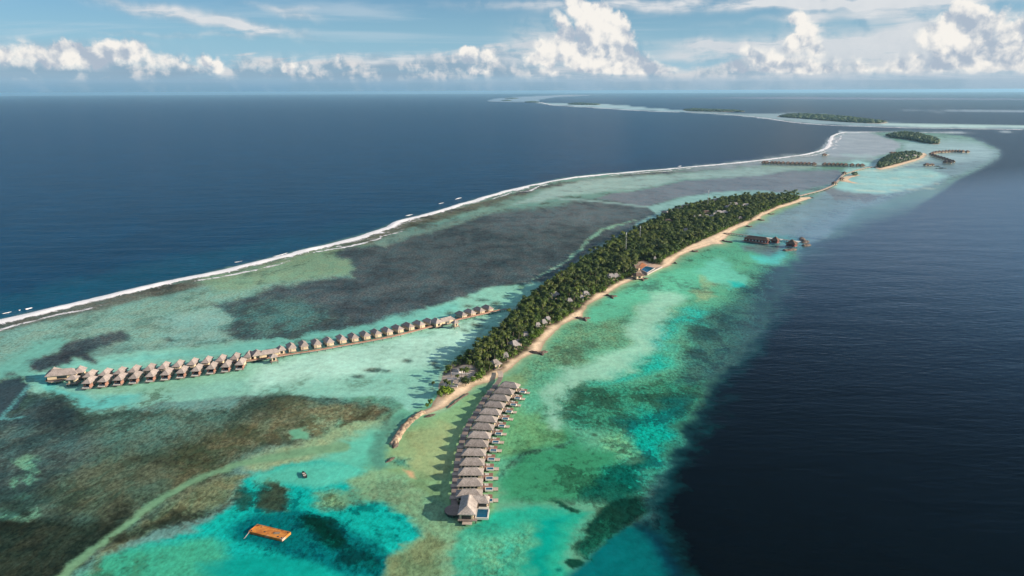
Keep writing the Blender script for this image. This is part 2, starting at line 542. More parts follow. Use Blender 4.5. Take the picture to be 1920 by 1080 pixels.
def foam_mat():
    m, g_ = new_mat('foam')
    pos = g_.n('ShaderNodeNewGeometry').outputs['Position']
    den_ = g_.n('ShaderNodeAttribute', attribute_name='dens').outputs['Fac']
    n1 = g_.noise(pos, 0.075, 8, 0.75, 1.2, '2D')
    thr = g_.math('SUBTRACT', 0.86, g_.math('MULTIPLY', den_, 0.62))
    a = g_.step(n1, g_.math('SUBTRACT', thr, 0.10), g_.math('ADD', thr, 0.13), 0.0, 0.95)
    d = g_.n('ShaderNodeBsdfDiffuse'); d.inputs[0].default_value = (0.80, 0.80, 0.80, 1)
    b = g_.n('ShaderNodeBump'); b.inputs['Strength'].default_value = 0.6; b.inputs['Distance'].default_value = 1.0
    g_.lk(n1, b.inputs['Height']); g_.lk(b.outputs[0], d.inputs['Normal'])
    t = g_.n('ShaderNodeBsdfTransparent')
    mx = g_.n('ShaderNodeMixShader')
    g_.lk(a, mx.inputs[0]); g_.lk(t.outputs[0], mx.inputs[1]); g_.lk(d.outputs[0], mx.inputs[2])
    return finish(m, g_, mx.outputs[0])
MT['foam'] = foam_mat()
# ------------------------------------------------------------------ traced outlines (photograph coordinates, put on the sea plane)
SHORE = [(742,834),(744,822),(750,812),(761,800),(778,785),(792,776),(799,779),(818,771),(834,765),(847,754),(860,745),(876,736),(893,723),(917,717),(943,702),
 (957,692),(968,682),(980,672),(997,664),(1010,664),(1017,655),(1022,641),(1038,625),(1055,609),(1073,600),(1092,597),(1094,587),(1102,573),(1115,565),
 (1130,557),(1141,552),(1147,546),(1160,537.5),(1180,528),(1200,522),(1210,517),(1225,510),(1242,503),(1260,497),(1266,489),(1277,479),(1291,473.6),
 (1305,468),(1319,464),(1337,458),(1357,457.5),(1352,452.8),(1360.6,447),(1370,440),(1373,434.7),(1385.6,427.8),(1402,422),(1410.6,415),(1426,411.8),
 (1429,405.6),(1440,400.7),(1460,391),(1485,383.8),(1500,378.8),(1523,371.4),(1518,369),(1500,370.5),(1480,370),(1440,369.5),(1400,371),(1365,375),
 (1300,387),(1262,399),(1240,410),(1205,424),(1180,438),(1150,454),(1103,480),(1062,510),(1030,530),(1006,547),(993,557),(960,588),(930,618),(902,644),
 (880,660),(852,680),(832,696),(824,715),(820,732),(814,750),(806,764),(794,770),(782,777),(766,788),(752,800),(742,816),(736,830)]
TREELINE = [(822,742),(845,738),(856,728),(868,726),(886,716),(912,708),(932,697),(945,691),(948,684),(966,674),(980,664),(995,655),(997,648),(1010,638),
 (1020,625),(1030,615),(1043,610),(1060,599),(1077,589),(1093,577),(1106,565),(1117,553),(1135,549),(1137,543),(1150,536),(1177,523),(1200,517),
 (1212,509),(1237,501),(1247,488),(1260,481),(1277,472),(1298,461),(1312,455),(1330,447),(1351,437.5),(1366,430),(1386,421),(1408,413.5),(1416,408),
 (1427,400.5),(1440,396),(1462,386.5),(1485,380),(1500,374),(1497,371.5),(1470,371),(1440,371),(1400,373),(1366,377),(1302,389),(1264,401),(1243,411),(1207,426),
 (1183,440),(1153,456),(1106,482),(1065,512),(1034,532),(1010,549),(997,559),(965,590),(935,620),(907,646),(885,662),(857,682),(836,697),(828,712),(826,728)]
SURF_OUT = [(-700,735),(-350,674),(-150,630),(0,599),(100,577),(200,554),(300,529),(400,510),(440,500),(500,486),(560,471),(620,456),(700,434),(745,415),(800,401),(850,386),
 (900,371),(950,357),(1000,346),(1060,334.5),(1120,328),(1200,321),(1280,314),(1350,308),(1400,303),(1440,298.5),(1480,293.5),(1515,288),(1540,280.5),
 (1550,272),(1553,262),(1562,253),(1580,248.5),(1640,247.5)]
REEF_OUT = SURF_OUT + [(1700,247),(1760,250),(1820,258),(1865,275),(1872,290),(1855,305),(1810,330),(1770,356),(1730,380),(1690,410),(1660,445),(1620,480),
 (1600,530),(1570,590),(1530,650),(1490,710),(1450,770),(1420,830),(1390,900),(1370,960),(1360,1040),(1370,1120),
 (1400,1300),(1400,1500),(-700,1500)]

def L(hexa):
    return hexa

# layer: (outline, displayed colour, feather px, reef 0..1, reef colour, opacity, edge wander px)
DK = (48,62,62)
LAYERS = []
def lay(poly, col, fe=12, reef=None, rc=None, op=1.0, wob=8):
    LAYERS.append(('P', poly, col, fe, reef, rc, op, wob))
def line(pts, w, col, fe=5, reef=None, rc=None, op=1.0, wob=3):
    LAYERS.append(('L', pts, col, fe, reef, rc, op, wob, w))

# outer slope just outside the surf
line([(-200,600),(0,578),(200,532),(400,490),(560,455),(700,420),(850,372),(1000,338),(1200,315),(1400,298)], [34,30,28,24,20,17,12,8,6,4], (28,88,112), 26, op=0.75, wob=10)
# reef flat
lay(REEF_OUT, (112,152,142), 5, 0.30, (84,104,96), wob=2)
lay([(690,720),(900,640),(1040,600),(1200,520),(1320,470),(1340,600),(1250,800),(1200,950),(1180,1300),(300,1300),(500,900)], (104,168,136), 20, 0.2, (84,124,100), 1, 6)
lay([(1600,420),(1500,470),(1440,560),(1370,650),(1300,750),(1240,850),(1190,940),(1180,1000),(1220,1300),(1700,1300),(1700,420)], (18,88,92), 26, 0.5, (16,58,64), 1, 12)
# grey flat behind the surf
line([(-300,680),(0,612),(200,567),(400,523),(560,484),(700,447),(760,422),(850,397),(1000,356),(1200,328),(1400,309),(1530,291)], [24,17,15,14,12,11,11,10,7,5,4,4], (100,108,100), 8, 0.4, (76,82,76))
lay([(-50,640),(150,590),(300,560),(460,525),(600,492),(660,490),(650,520),(560,545),(430,570),(430,600),(500,630),(380,650),(240,650),(120,650),(60,690),(-60,715)], (132, 172, 156), 26, 0.36, (106,138,124), 0.9)
lay([(380,520),(560,478),(680,455),(700,470),(650,515),(520,530),(400,548)], (128,158,130), 16, 0.3, (96,120,104), 0.85)
lay([(300,600),(420,570),(520,585),(520,625),(420,645),(320,648)], (138, 182, 170), 22, 0.3, (100,140,130), 0.8)
# dark seagrass plain west of the island
lay([(395,572),(470,552),(560,527),(650,517),(662,500),(630,478),(660,462),(720,452),(800,420),(880,402),(960,394),(1040,384),(1090,374),(1200,375),(1250,384),
 (1210,418),(1180,436),(1150,452),(1103,478),(1062,508),(1030,528),(1000,535),(960,532),(900,552),(820,577),(740,600),(660,618),(600,630),(520,640),(450,640),(420,620),(440,600)],
 (84, 98, 102), 8, 0.55, (68,82,88), wob=9)
lay([(420,575),(520,560),(600,575),(640,600),(600,632),(500,642),(430,632)], (84,128,122), 22, 0.62, (66,84,84), 0.8, 10)
lay([(900,404),(1000,392),(1090,376),(1230,384),(1190,430),(1060,425),(930,430)], (104, 118, 124), 30, 0.4, (92,104,110), 0.7)  # greyer upper part: slanting sky reflection put into the colour
lay([(690,455),(800,425),(880,405),(900,385),(980,365),(1040,352),(1060,362),(1000,376),(960,388),(890,405),(800,435),(720,462)], (118,148,138), 7, 0.3, (96,112,108), 0.8)
lay([(1040,352),(1100,338),(1280,325),(1400,314),(1520,303),(1560,310),(1500,318),(1400,332),(1290,335),(1225,350),(1150,358),(1060,367),(1010,378),(960,384)], (152, 178, 172), 6, 0.25, (132,152,150), 0.9, 4)
lay([(1120,372),(1155,362),(1225,352),(1290,338),(1400,330),(1490,321),(1570,320),(1585,330),(1560,345),(1500,358),(1420,361),(1380,358),(1300,366),(1240,380),(1210,388)], (118, 129, 137), 4, 0.35, (108,119,127), 1, 3)
lay([(1245,320),(1400,303),(1510,290),(1540,282),(1640,262),(1640,300),(1560,308),(1440,308),(1330,318)], (146, 159, 163), 8, 0.3, (136,148,154), 0.9)
lay([(1555,256),(1570,249),(1640,249),(1665,262),(1690,270),(1680,285),(1640,292),(1560,292),(1545,280)], (156, 168, 176), 4, 0.2, (144,156,165), 1)
# boat channels cut through the grass
line([(1050,373),(1100,376),(1160,382),(1215,388)], [2.0,2.0,2.0,2.2], (142,170,166), 2.4, 0, wob=1)
line([(1190,414),(1160,420),(1130,430),(1105,450),(1085,470),(1060,490),(1030,508),(1002,524)], [1.5,2.4,3,3,2.6,2,1.8,1.2], (130,172,150), 2.4, 0.3, (96,110,104))
line([(1040,504),(1062,510)], [1,1.4], (140,180,168), 1.5, 0)
# turquoise strip north of the island
lay([(1215,388),(1240,382),(1290,369),(1340,361),(1390,357.5),(1430,358),(1470,363),(1500,368),(1470,372),(1400,374),(1340,380),(1290,390),(1262,400),(1240,410),(1200,428),(1190,420),(1230,400)], (138,178,172), 3, 0.15, (110,140,138), 1, 2)
line([(1230,414),(1200,428),(1170,445),(1120,470),(1070,503),(1035,528)], [4,4,5,5,5,5], (128,150,146), 5, 0.35, (96,110,108), 0.8)
# pale lagoon round the left jetty
lay([(20,705),(70,690),(110,668),(180,672),(240,660),(330,652),(430,643),(520,636),(600,628),(680,612),(760,592),(860,560),(930,538),(975,528),(1020,536),(1005,552),
 (985,565),(955,592),(925,622),(895,648),(855,680),(830,697),(820,735),(800,765),(770,775),(745,760),(700,745),(640,748),(560,745),(470,742),(400,748),(300,752),(230,772),(170,782),(120,770),(80,745),(45,725)],
 (138,194,174), 7, 0.20, (96,130,112), wob=7)
lay([(90,690),(240,668),(430,650),(640,618),(860,566),(870,585),(700,632),(480,660),(300,675),(160,690)], (116,192,178), 16, 0.12, (84,120,112), 0.8)
lay([(160,715),(300,700),(460,690),(560,675),(620,690),(560,705),(400,718),(280,740),(200,745)], (140, 192, 164), 22, 0.2, (108,156,130), 0.85)
lay([(60,700),(95,700),(110,730),(180,745),(260,740),(250,762),(160,772),(95,748)], (104,196,186), 14, 0.12, (84,120,112), 0.9)
lay([(480,690),(600,660),(760,632),(860,610),(900,600),(880,640),(830,680),(700,700),(600,710),(480,730)], (176, 219, 199), 26, 0.12, (132,172,150), 0.95)
for (x,y,a,b) in [(758,613,12,4),(788,604,8,2.5),(741,625,8,2),(905,562,14,3),(880,556,8,2),(930,568,12,3.5),(845,598,6,1.5),(893,611,13,4),(870,620,7,2),(760,677,12,4),
                  (798,659,5,1.6),(815,682,9,4),(700,693,20,5),(670,706,14,4),(660,604,9,2.2),(690,588,7,2),(725,696,12,3),(845,588,9,2.5),(880,574,10,3),(950,556,9,2.5),(610,600,8,2),(820,690,8,3),(905,600,7,2)]:
    lay([(x-a,y+b*0.2),(x-a*0.4,y-b),(x+a*0.5,y-b*0.8),(x+a,y),(x+a*0.3,y+b),(x-a*0.5,y+b*0.8)], (80,98,92), 3, 0.5, (58,74,72), 0.9, 3)
# left edge: pale water and dark grass tongue
lay([(-60,700),(0,680),(40,660),(60,640),(110,630),(150,640),(110,655),(60,690),(70,705),(30,712),(-60,730)], (112,182,166), 16, 0.15, (92,120,110), 0.8)
lay([(56,690),(58,676),(90,668),(120,662),(118,652),(135,640),(160,634),(190,626),(235,622),(246,634),(240,642),(200,648),(182,654),(172,664),(180,676),(168,680),(150,672),(140,682),(120,690),(80,696)], (78,92,94), 5, 0.55, (58,70,76), 1, 7)
lay([(10,696),(30,694),(34,702),(20,706)], (74,94,94), 5, 0.5, (58,74,78), 0.9)
lay([(310,632),(322,628),(336,640),(326,644)], (84,104,100), 5, 0.5, (62,80,80), 0.9)
lay([(455,608),(475,604),(482,614),(462,616)], (76,98,98), 6, 0.5, (62,80,80), 0.9)
# big dark reef plain bottom left
lay([(-300,740),(0,718),(40,703),(54,706),(58,722),(62,742),(100,738),(130,755),(160,775),(230,772),(300,766),(380,768),(440,760),(480,752),(540,742),(600,740),(640,752),(690,750),(735,752),
 (728,775),(690,790),(640,800),(600,815),(560,830),(500,848),(455,866),(420,892),(360,925),(300,965),(230,1010),(170,1050),(120,1090),(60,1300),(-300,1300)],
 (82, 108, 96), 9, 0.55, (56,76,68), wob=12)
lay([(-100,720),(0,722),(45,706),(56,722),(50,742),(20,775),(0,790),(-100,800)], (58,76,82), 5, 0.3, (44,58,64), 1)
lay([(70,742),(110,745),(150,772),(120,800),(30,800),(-60,800),(20,782)], (66,88,90), 12, 0.55, (46,62,66), 0.9)
lay([(0,790),(150,785),(200,840),(150,900),(60,930),(-80,940),(-80,800)], (80,104,102), 30, 0.6, (56,72,74), 0.7)
lay([(180,780),(300,770),(400,775),(420,800),(330,820),(200,830)], (92,128,114), 24, 0.62, (70,88,78), 0.8)
lay([(330,830),(420,800),(490,780),(520,800),(470,850),(420,890),(360,925),(300,930),(300,870)], (96, 100, 76), 26, 0.5, (70,78,58), 0.9)
lay([(200,850),(320,835),(330,900),(260,940),(150,950),(80,930),(100,890)], (92,104,82), 28, 0.6, (66,76,60), 0.7)
lay([(100,930),(200,930),(270,920),(320,925),(300,950),(200,980),(100,960)], (80,88,68), 20, 0.62, (50,58,46), 0.7)
lay([(-100,960),(60,965),(150,975),(250,950),(230,1000),(170,1045),(110,1090),(-100,1200)], (48,58,48), 18, 0.55, (28,38,34), 0.95)
lay([(500,760),(560,748),(600,760),(640,790),(590,810),(540,830),(500,840),(460,838)], (120, 122, 94), 14, 0.55, (84,88,66), 0.8, 12)
line([(58,720),(35,745),(15,768),(2,785),(20,786),(50,782)], [2.5,2.5,2.5,4,2,1], (96,158,156), 3, 0.35, (66,90,92), 0.9)
for P_ in ([(30,862),(50,852),(66,846),(78,856),(70,872),(76,884),(64,890),(74,902),(66,910),(56,902),(52,888),(40,882),(34,872)], [(20,900),(34,890),(44,884),(40,898),(50,906),(30,912)], [(-10,958),(10,960),(40,972),(60,960),(85,955),(70,965),(50,976),(20,974),(-10,972)], [(15,930),(50,925),(62,928),(35,934)], [(20,905),(45,900),(30,918)]):
    lay(P_, (108,164,136), 4, 0.45, (70,104,92), 0.95, 9)
# tan sand between reef and cyan
lay([(455,866),(500,848),(560,830),(600,815),(640,800),(720,780),(750,790),(735,830),(700,850),(640,862),(560,868),(500,880),(460,880)], (150,172,132), 14, 0.32, (112,128,96), 0.95)
lay([(560,800),(600,770),(650,785),(640,800),(590,815)], (130,160,128), 9, 0.5, (104,108,80), 0.8)
lay([(545,808),(560,800),(578,806),(575,820),(550,822)], (116,186,150), 6, 0, None, 0.9)
lay([(590,770),(606,755),(640,765),(700,755),(715,765),(700,785),(650,795),(610,790)], (126,128,98), 9, 0.65, (84,80,60), 0.9, 12)
line([(640,800),(690,775),(702,762)], [3,4,3], (100,96,74), 5, 0.6, (70,66,50), 0.8)
line([(716,800),(735,775),(748,762)], [3,4,3], (96,96,76), 5, 0.6, (70,66,52), 0.8)
lay([(640,748),(745,758),(770,780),(755,800),(735,830),(700,850),(660,838),(690,800),(740,778),(700,752)], (112,176,152), 16, 0.1, None, 0.6)
lay([(640,830),(690,810),(720,812),(715,850),(690,890),(620,900),(590,880),(600,850)], (98,192,166), 26, 0.12, (80,140,120), 0.9)
# cyan shallows round the barge
lay([(300,1015),(380,985),(430,945),(455,915),(480,885),(530,868),(600,866),(650,870),(700,890),(690,912),(640,925),(600,935),(640,950),(680,938),(735,945),(778,985),(782,1005),(765,1025),(735,1045),(725,1090),(740,1300),(100,1300),(130,1090),(200,1050)],
 (22,178,164), 12, 0.30, (8,104,100), wob=9)
lay([(130,1090),(200,1045),(300,1020),(400,1005),(420,1040),(420,1100),(420,1300),(100,1300)], (72,172,136), 24, 0.28, (60,120,92), 0.9)
lay([(480,885),(560,868),(640,868),(690,880),(660,905),(590,915),(540,905),(490,905)], (96,196,170), 16, 0.2, (84,150,124), 0.9)
lay([(430,990),(480,960),(560,955),(620,975),(700,1020),(745,1050),(740,1100),(650,1085),(560,1050),(500,1025),(440,1015)], (2,108,110), 20, 0.35, (2,70,78), 0.95)
lay([(450,1040),(560,1050),(640,1085),(600,1200),(400,1200),(380,1060)], (16,160,146), 24, 0.15, None, 0.9)
lay([(468,952),(480,918),(500,900),(522,898),(536,915),(545,940),(540,958),(500,955)], (74,94,76), 7, 0.75, (56,72,58), 0.95, 9)
lay([(432,925),(460,905),(470,930),(455,960),(438,958)], (24,120,110), 8, 0.8, (40,84,72), 0.9, 9)
lay([(560,975),(580,960),(620,975),(640,1000),(655,1020),(630,1032),(600,1025),(575,1005)], (4,78,68), 9, 0.8, (4,50,42), 0.95, 11)
lay([(640,1010),(690,1030),(720,1060),(715,1095),(680,1080),(640,1050)], (4,90,88), 10, 0.75, (0,58,58), 0.9, 11)
lay([(590,925),(620,920),(648,935),(640,955),(610,955),(595,940)], (126,160,116), 10, 0.5, (90,120,88), 0.9, 8)
# path through the reef
line([(90,1110),(135,1060),(175,1030),(215,1000),(262,962),(320,925),(380,893),(440,872),(500,860),(570,848),(640,838)], [9,8,7,6,6,6,6,7,9,12,14], (122,164,126), 6, 0.15, (100,126,98), 0.95)
lay([(150,1090),(215,1015),(262,978),(322,938),(385,905),(440,886),(478,888),(450,915),(425,940),(380,960),(310,985),(250,1015),(200,1048)], (116,128,96), 9, 0.5, (84,92,68), 0.95, 8)
lay([(205,1010),(260,985),(320,958),(400,950),(440,935),(400,962),(330,985),(260,1010),(220,1030)], (72,88,70), 8, 0.75, (36,46,40), 0.85, 12)
# olive tongue and sand south of the spit
lay([(735,832),(760,800),(790,780),(840,768),(880,745),(930,720),(965,700),(1000,680),(1020,690),(990,730),(960,800),(930,880),(925,960),(870,985),(820,960),(770,925),(715,895),(705,875),(738,872),(730,850)],
 (134, 172, 124), 14, 0.22, (102,132,96), wob=8)
lay([(758,815),(830,790),(860,800),(850,870),(820,900),(770,880),(756,850)], (155, 170, 121), 20, 0.22, (120,134,92), 0.9)
lay([(640,905),(700,880),(760,890),(800,930),(850,960),(870,990),(850,1030),(850,1300),(725,1300),(726,1080),(742,1040),(780,1010),(778,985),(735,940),(680,932)], (128,172,132), 13, 0.30, (112,140,108), 1, 7)
lay([(728,1085),(742,1042),(770,1024),(800,1000),(830,1015),(820,1080),(830,1300),(725,1300)], (118,136,98), 12, 0.35, (96,112,80), 0.9)
lay([(755,880),(772,884),(780,896),(768,894)], (218,176,134), 5, 0, None, 0.95, 2)
lay([(730,862),(745,855),(770,860),(768,874),(745,872)], (56,128,114), 7, 0.6, (44,92,84), 0.85, 5)
line([(712,875),(708,850),(715,820),(735,795),(755,780)], [8,12,10,8,5], (84,140,122), 12, 0.2, (70,100,88), 0.8)
# right-hand lagoon
lay([(1000,668),(1024,645),(1060,612),(1100,590),(1150,550),(1215,520),(1265,495),(1310,470),(1365,452),(1420,455),(1480,470),(1500,490),(1480,530),(1440,590),(1390,650),(1350,705),(1310,765),(1270,830),(1220,900),(1180,950),(1130,960),(1060,940),
 (990,920),(925,900),(930,840),(960,760),(985,720)], (98, 174, 140), 12, 0.32, (72,120,98), wob=9)
lay([(930,900),(1000,800),(1040,790),(1100,840),(1160,850),(1160,900),(1100,935),(1020,945),(940,940)], (62, 150, 108), 26, 0.22, (44,104,76), 0.95)
lay([(925,800),(960,770),(1040,790),(1050,830),(980,850),(930,860)], (110, 168, 116), 22, 0.3, (76,116,80), 0.85)
line([(935,890),(960,868),(985,850),(1030,842),(1060,832),(1085,815)], [5,5,3,3,3,2], (74,136,110), 6, 0.5, (58,92,78), 0.8)
lay([(1010,668),(1040,640),(1075,610),(1130,600),(1180,590),(1200,620),(1170,650),(1120,665),(1080,700),(1040,690),(1010,720),(975,700)], (108,152,118), 16, 0.50, (84,112,90), 0.85, 11)
lay([(1100,580),(1160,550),(1260,510),(1330,490),(1340,520),(1280,550),(1230,560),(1180,580),(1120,600)], (106,196,160), 22, 0.2, (84,136,118), 0.85)
lay([(1200,580),(1250,572),(1290,575),(1280,592),(1230,600)], (128,168,128), 12, 0.45, (96,116,92), 0.85)
lay([(1290,545),(1320,540),(1340,552),(1310,562)], (150,178,136), 8, 0.35, (110,124,100), 0.8)
lay([(1310,522),(1345,520),(1345,535),(1315,538)], (150,182,138), 8, 0.3, (110,124,100), 0.8)
lay([(1320,500),(1330,488),(1350,486),(1375,498),(1395,515),(1400,540),(1370,540),(1340,530),(1310,515)], (116,204,176), 11, 0.15, (90,150,134), 0.95)
lay([(1360,525),(1390,530),(1400,542),(1370,542)], (36,196,182), 7, 0.2, (40,130,124), 0.9)
lay([(1405,478),(1450,474),(1470,482),(1455,494),(1420,492)], (92,200,186), 9, 0.2, (80,140,134), 0.95)
line([(1245,560),(1225,590),(1205,625),(1215,650),(1180,672),(1130,690),(1085,705),(1055,728),(1045,760),(1042,800)], [24,21,23,23,24,26,24,20,14,9], (158, 210, 182), 20, 0.16, (116,172,144), 0.95, 8)
lay([(1238,600),(1262,590),(1310,575),(1345,590),(1320,612),(1275,612),(1255,640),(1265,658),(1240,658),(1220,642),(1232,618)], (22,178,164), 16, 0.46, (60,126,112), 0.85, 13)
lay([(1200,668),(1240,662),(1275,676),(1270,690),(1230,700),(1190,708),(1150,718),(1120,722),(1150,700),(1190,690)], (12,176,156), 16, 0.44, (34,116,104), 0.85, 13)
lay([(1050,745),(1090,725),(1160,722),(1230,710),(1300,690),(1340,670),(1350,700),(1310,765),(1270,830),(1230,890),(1170,850),(1140,810),(1090,800),(1050,780)], (58, 140, 112), 14, 0.60, (44,88,72), 0.95, 10)
lay([(1160,790),(1230,760),(1300,740),(1270,820),(1230,890),(1190,930),(1150,900),(1190,850)], (10,164,146), 16, 0.66, (18,98,94), 0.95, 10)
lay([(1090,930),(1130,880),(1160,860),(1200,860),(1210,905),(1180,950),(1120,940)], (8,146,124), 14, 0.72, (10,84,72), 0.9, 10)
lay([(1280,640),(1310,600),(1350,570),(1390,540),(1420,500),(1460,500),(1490,500),(1470,550),(1430,600),(1390,650),(1350,705),(1300,720),(1260,715),(1290,680)], (64,112,104), 16, 0.58, (46,78,80), 0.95, 12)
lay([(1130,820),(1170,800),(1190,830),(1180,860),(1140,850)], (120,190,140), 12, 0.66, (70,112,88), 0.8, 12)
lay([(1440,500),(1480,490),(1500,500),(1480,550),(1440,600),(1400,650),(1360,700),(1330,740),(1320,715),(1370,650),(1420,570)], (62,90,98), 16, 0.5, (50,70,78), 0.9, 10)
lay([(1110,812),(1118,812),(1120,818),(1108,818)], (62,92,72), 3, 0, None, 0.9, 1)
# southern shallows
lay([(870,985),(920,960),(1000,950),(1060,955),(1100,960),(1080,1010),(1060,1060),(1080,1120),(1200,1300),(840,1300),(850,1060)], (44, 172, 142), 18, 0.20, (50,130,104), wob=9)
lay([(880,1000),(950,1000),(1000,985),(1010,1010),(980,1060),(960,1120),(860,1110)], (110,184,142), 26, 0.42, (64,170,140), 0.9, 12)
lay([(1010,975),(1060,965),(1055,1000),(1030,1050),(1020,1090),(990,1080),(1000,1020)], (0, 160, 140), 18, 0.1, None, 0.95)
lay([(1060,1080),(1100,1045),(1130,1010),(1170,985),(1200,985),(1225,1005),(1255,1055),(1275,1120),(1290,1300),(1040,1300)], (2, 106, 108), 14, 0.05, None, 1, 3)
lay([(1190,975),(1240,1005),(1280,1060),(1310,1140),(1330,1300),(1290,1300),(1255,1080),(1220,1015)], (2,58,78), 16, 0.0, None, 0.8, 3)
line([(1032,938),(1050,944),(1066,953),(1082,960)], [2,3,4,3], (40,120,96), 5, 0.7, (16,72,56), 0.9, 5)
lay([(1112,958),(1150,938),(1200,932),(1214,955),(1188,983),(1152,1000),(1124,1020),(1112,1040),(1101,1056),(1086,1042),(1077,1022),(1088,1004),(1098,985)], (10,82,66), 7, 0.7, (4,52,44), 0.95, 8)
lay([(1058,1055),(1064,1048),(1085,1047),(1096,1055),(1090,1062),(1072,1066)], (8,62,50), 3, 0.3, (4,40,34), 0.95, 2)
lay([(1040,1065),(1052,1063),(1052,1070),(1042,1071)], (10,100,90), 3, 0.3, (8,80,70), 0.8, 2)
DEEPZ = [(1630,405),(1545,445),(1502,488),(1470,548),(1430,606),(1385,668),(1342,728),(1305,788),(1278,838),(1254,888),(1232,928),(1216,960),(1228,986),(1252,1015),(1276,1057),(1292,1100),(1325,1300),(2200,1300),(2200,330),(1760,372)]
lay(DEEPZ, 'DEEP', 50, 0.0, None, 1, 16)
# north-east lagoon by the small resort island
lay([(1500,385),(1560,350),(1600,335),(1640,322),(1700,305),(1745,300),(1790,280),(1850,272),(1870,285),(1850,305),(1800,328),(1740,350),(1680,372),(1620,392),(1575,420),(1530,455),(1470,470),(1400,455),(1400,425),(1440,402)], (126,152,160), 12, 0.25, (108,130,140), 0.95, 6)
lay([(1400,440),(1470,440),(1520,446),(1500,470),(1440,480),(1390,462)], (84,158,158), 12, 0.25, (84,120,124), 0.8)
lay([(1390,462),(1440,458),(1490,466),(1440,474),(1400,472)], (110,132,132), 6, 0.3, (96,110,112), 0.8)
lay([(1600,300),(1680,318),(1740,318),(1780,330),(1730,350),(1660,365),(1600,362),(1560,352),(1575,338)], (156, 203, 198), 8, 0.12, (130,168,168), 0.95, 5)
lay([(1690,268),(1770,262),(1840,265),(1865,280),(1850,300),(1790,305),(1720,302),(1700,290)], (160,188,192), 14, 0.1, (128,156,160), 0.8, 5)
lay([(1540,352),(1600,360),(1665,366),(1640,372),(1620,380),(1560,374)], (120,128,132), 4, 0.2, None, 0.9)
for q in [(318,328,1),(332,330,1.2),(345,344,1.5),(355,352,1.3)]:
    line([(1600,q[0]),(1660,q[0]+3),(1760,q[1])], [q[2],q[2],0.5], (206,212,188), 3, 0, None, 0.6, 2)
for q in range(9):
    y_ = 288+q*4.3
    line([(1575+6*q,y_),(1660,y_+1.5),(1760,y_+1)], [0.5,0.9,0.4], (160,196,192), 2.0, 0, None, 0.55, 2)
line([(1575,248),(1660,247.5),(1740,248.5),(1800,249),(1920,246)], [1.2,1.0,0.8,0.6,0.4], (184,198,204), 1.5, 0, None, 0.8, 1)
# far reefs
lay([(1400,214),(1480,212),(1560,216),(1660,229),(1700,231),(1800,234),(2000,238),(2000,244),(1800,241),(1700,239.5),(1600,236),(1520,232),(1440,223),(1390,217),(1280,210),(1285,206.5)], (146,170,178), 2.5, 0.1, None, 1, 1)
lay([(1640,231),(1760,232),(2100,238),(2100,241),(1760,238.5),(1680,236)], (186,214,208), 1.5, 0, None, 0.9, 1)
lay([(1005,193),(1060,194),(1140,195),(1210,202),(1290,208),(1280,210.5),(1200,207),(1100,200.5),(1040,197)], (156,186,196), 1.5, 0, None, 1, 0.6)
lay([(912,189.5),(930,185),(960,182.5),(1010,180),(1070,178),(1120,178),(1040,182.5),(1010,187),(1010,190.5),(960,191)], (140,170,190), 1.5, 0, None, 0.9, 0.6)
lay([(1280,184),(1500,182),(2000,186),(2000,188),(1500,186)], (134,152,174), 2, 0, None, 0.6, 1)
lay([(1600,208),(1800,207),(2100,210),(2100,212),(1750,210)], (170,190,204), 1.4, 0, None, 0.6, 1)

line([q for q in SHORE[5:59]], [9]*54, (142,182,144), 10, 0.1, (110,140,104), 0.6, 4)
line([q for q in SHORE[5:59]], [2.5]*54, (180,188,148), 4, 0.0, None, 0.6, 2)
line([q for q in SHORE[62:84]], [3]*22, (170,186,160), 4, 0.1, None, 0.6, 2)
line([(1643,320),(1665,317.5),(1700,308.5),(1735,298),(1742,290)], [3]*5, (205,216,196), 3, 0, None, 0.7, 1)
# measured once: what sky reflection and air add at each distance, and how strongly the light brings out a colour there;
# taken off the observed colours this leaves water colour with some cloud shadow and sky reflection still in it
CAL_Y = [176, 182, 190, 200, 215, 230, 260, 300, 340, 400, 450, 520, 600, 700, 800, 950, 1070]
CAL_R = [[0.22779999673366547, 0.4131999909877777, 0.5666999816894531], [0.16290000081062317, 0.28929999470710754, 0.384799987077713], [0.13019999861717224, 0.2199999988079071, 0.3012999892234802], [0.10220000147819519, 0.1746000051498413, 0.2395000010728836], [0.08550000190734863, 0.14390000700950623, 0.19779999554157257], [0.07680000364780426, 0.12860000133514404, 0.17910000681877136], [0.06669999659061432, 0.11079999804496765, 0.15530000627040863], [0.05570000037550926, 0.09359999746084213, 0.13339999318122864], [0.0478999987244606, 0.08079999685287476, 0.11569999903440475], [0.03579999879002571, 0.06129999831318855, 0.0885000005364418], [0.02710000053048134, 0.04670000076293945, 0.0674000009894371], [0.01590000092983246, 0.028999999165534973, 0.043699998408555984], [0.007600000128149986, 0.014700000174343586, 0.02319999970495701], [0.005100000184029341, 0.009499999694526196, 0.014499999582767487], [0.003700000001117587, 0.006899999920278788, 0.009999999776482582], [0.00279999990016222, 0.005100000184029341, 0.007000000216066837], [0.002400000113993883, 0.00430000014603138, 0.005900000222027302]]
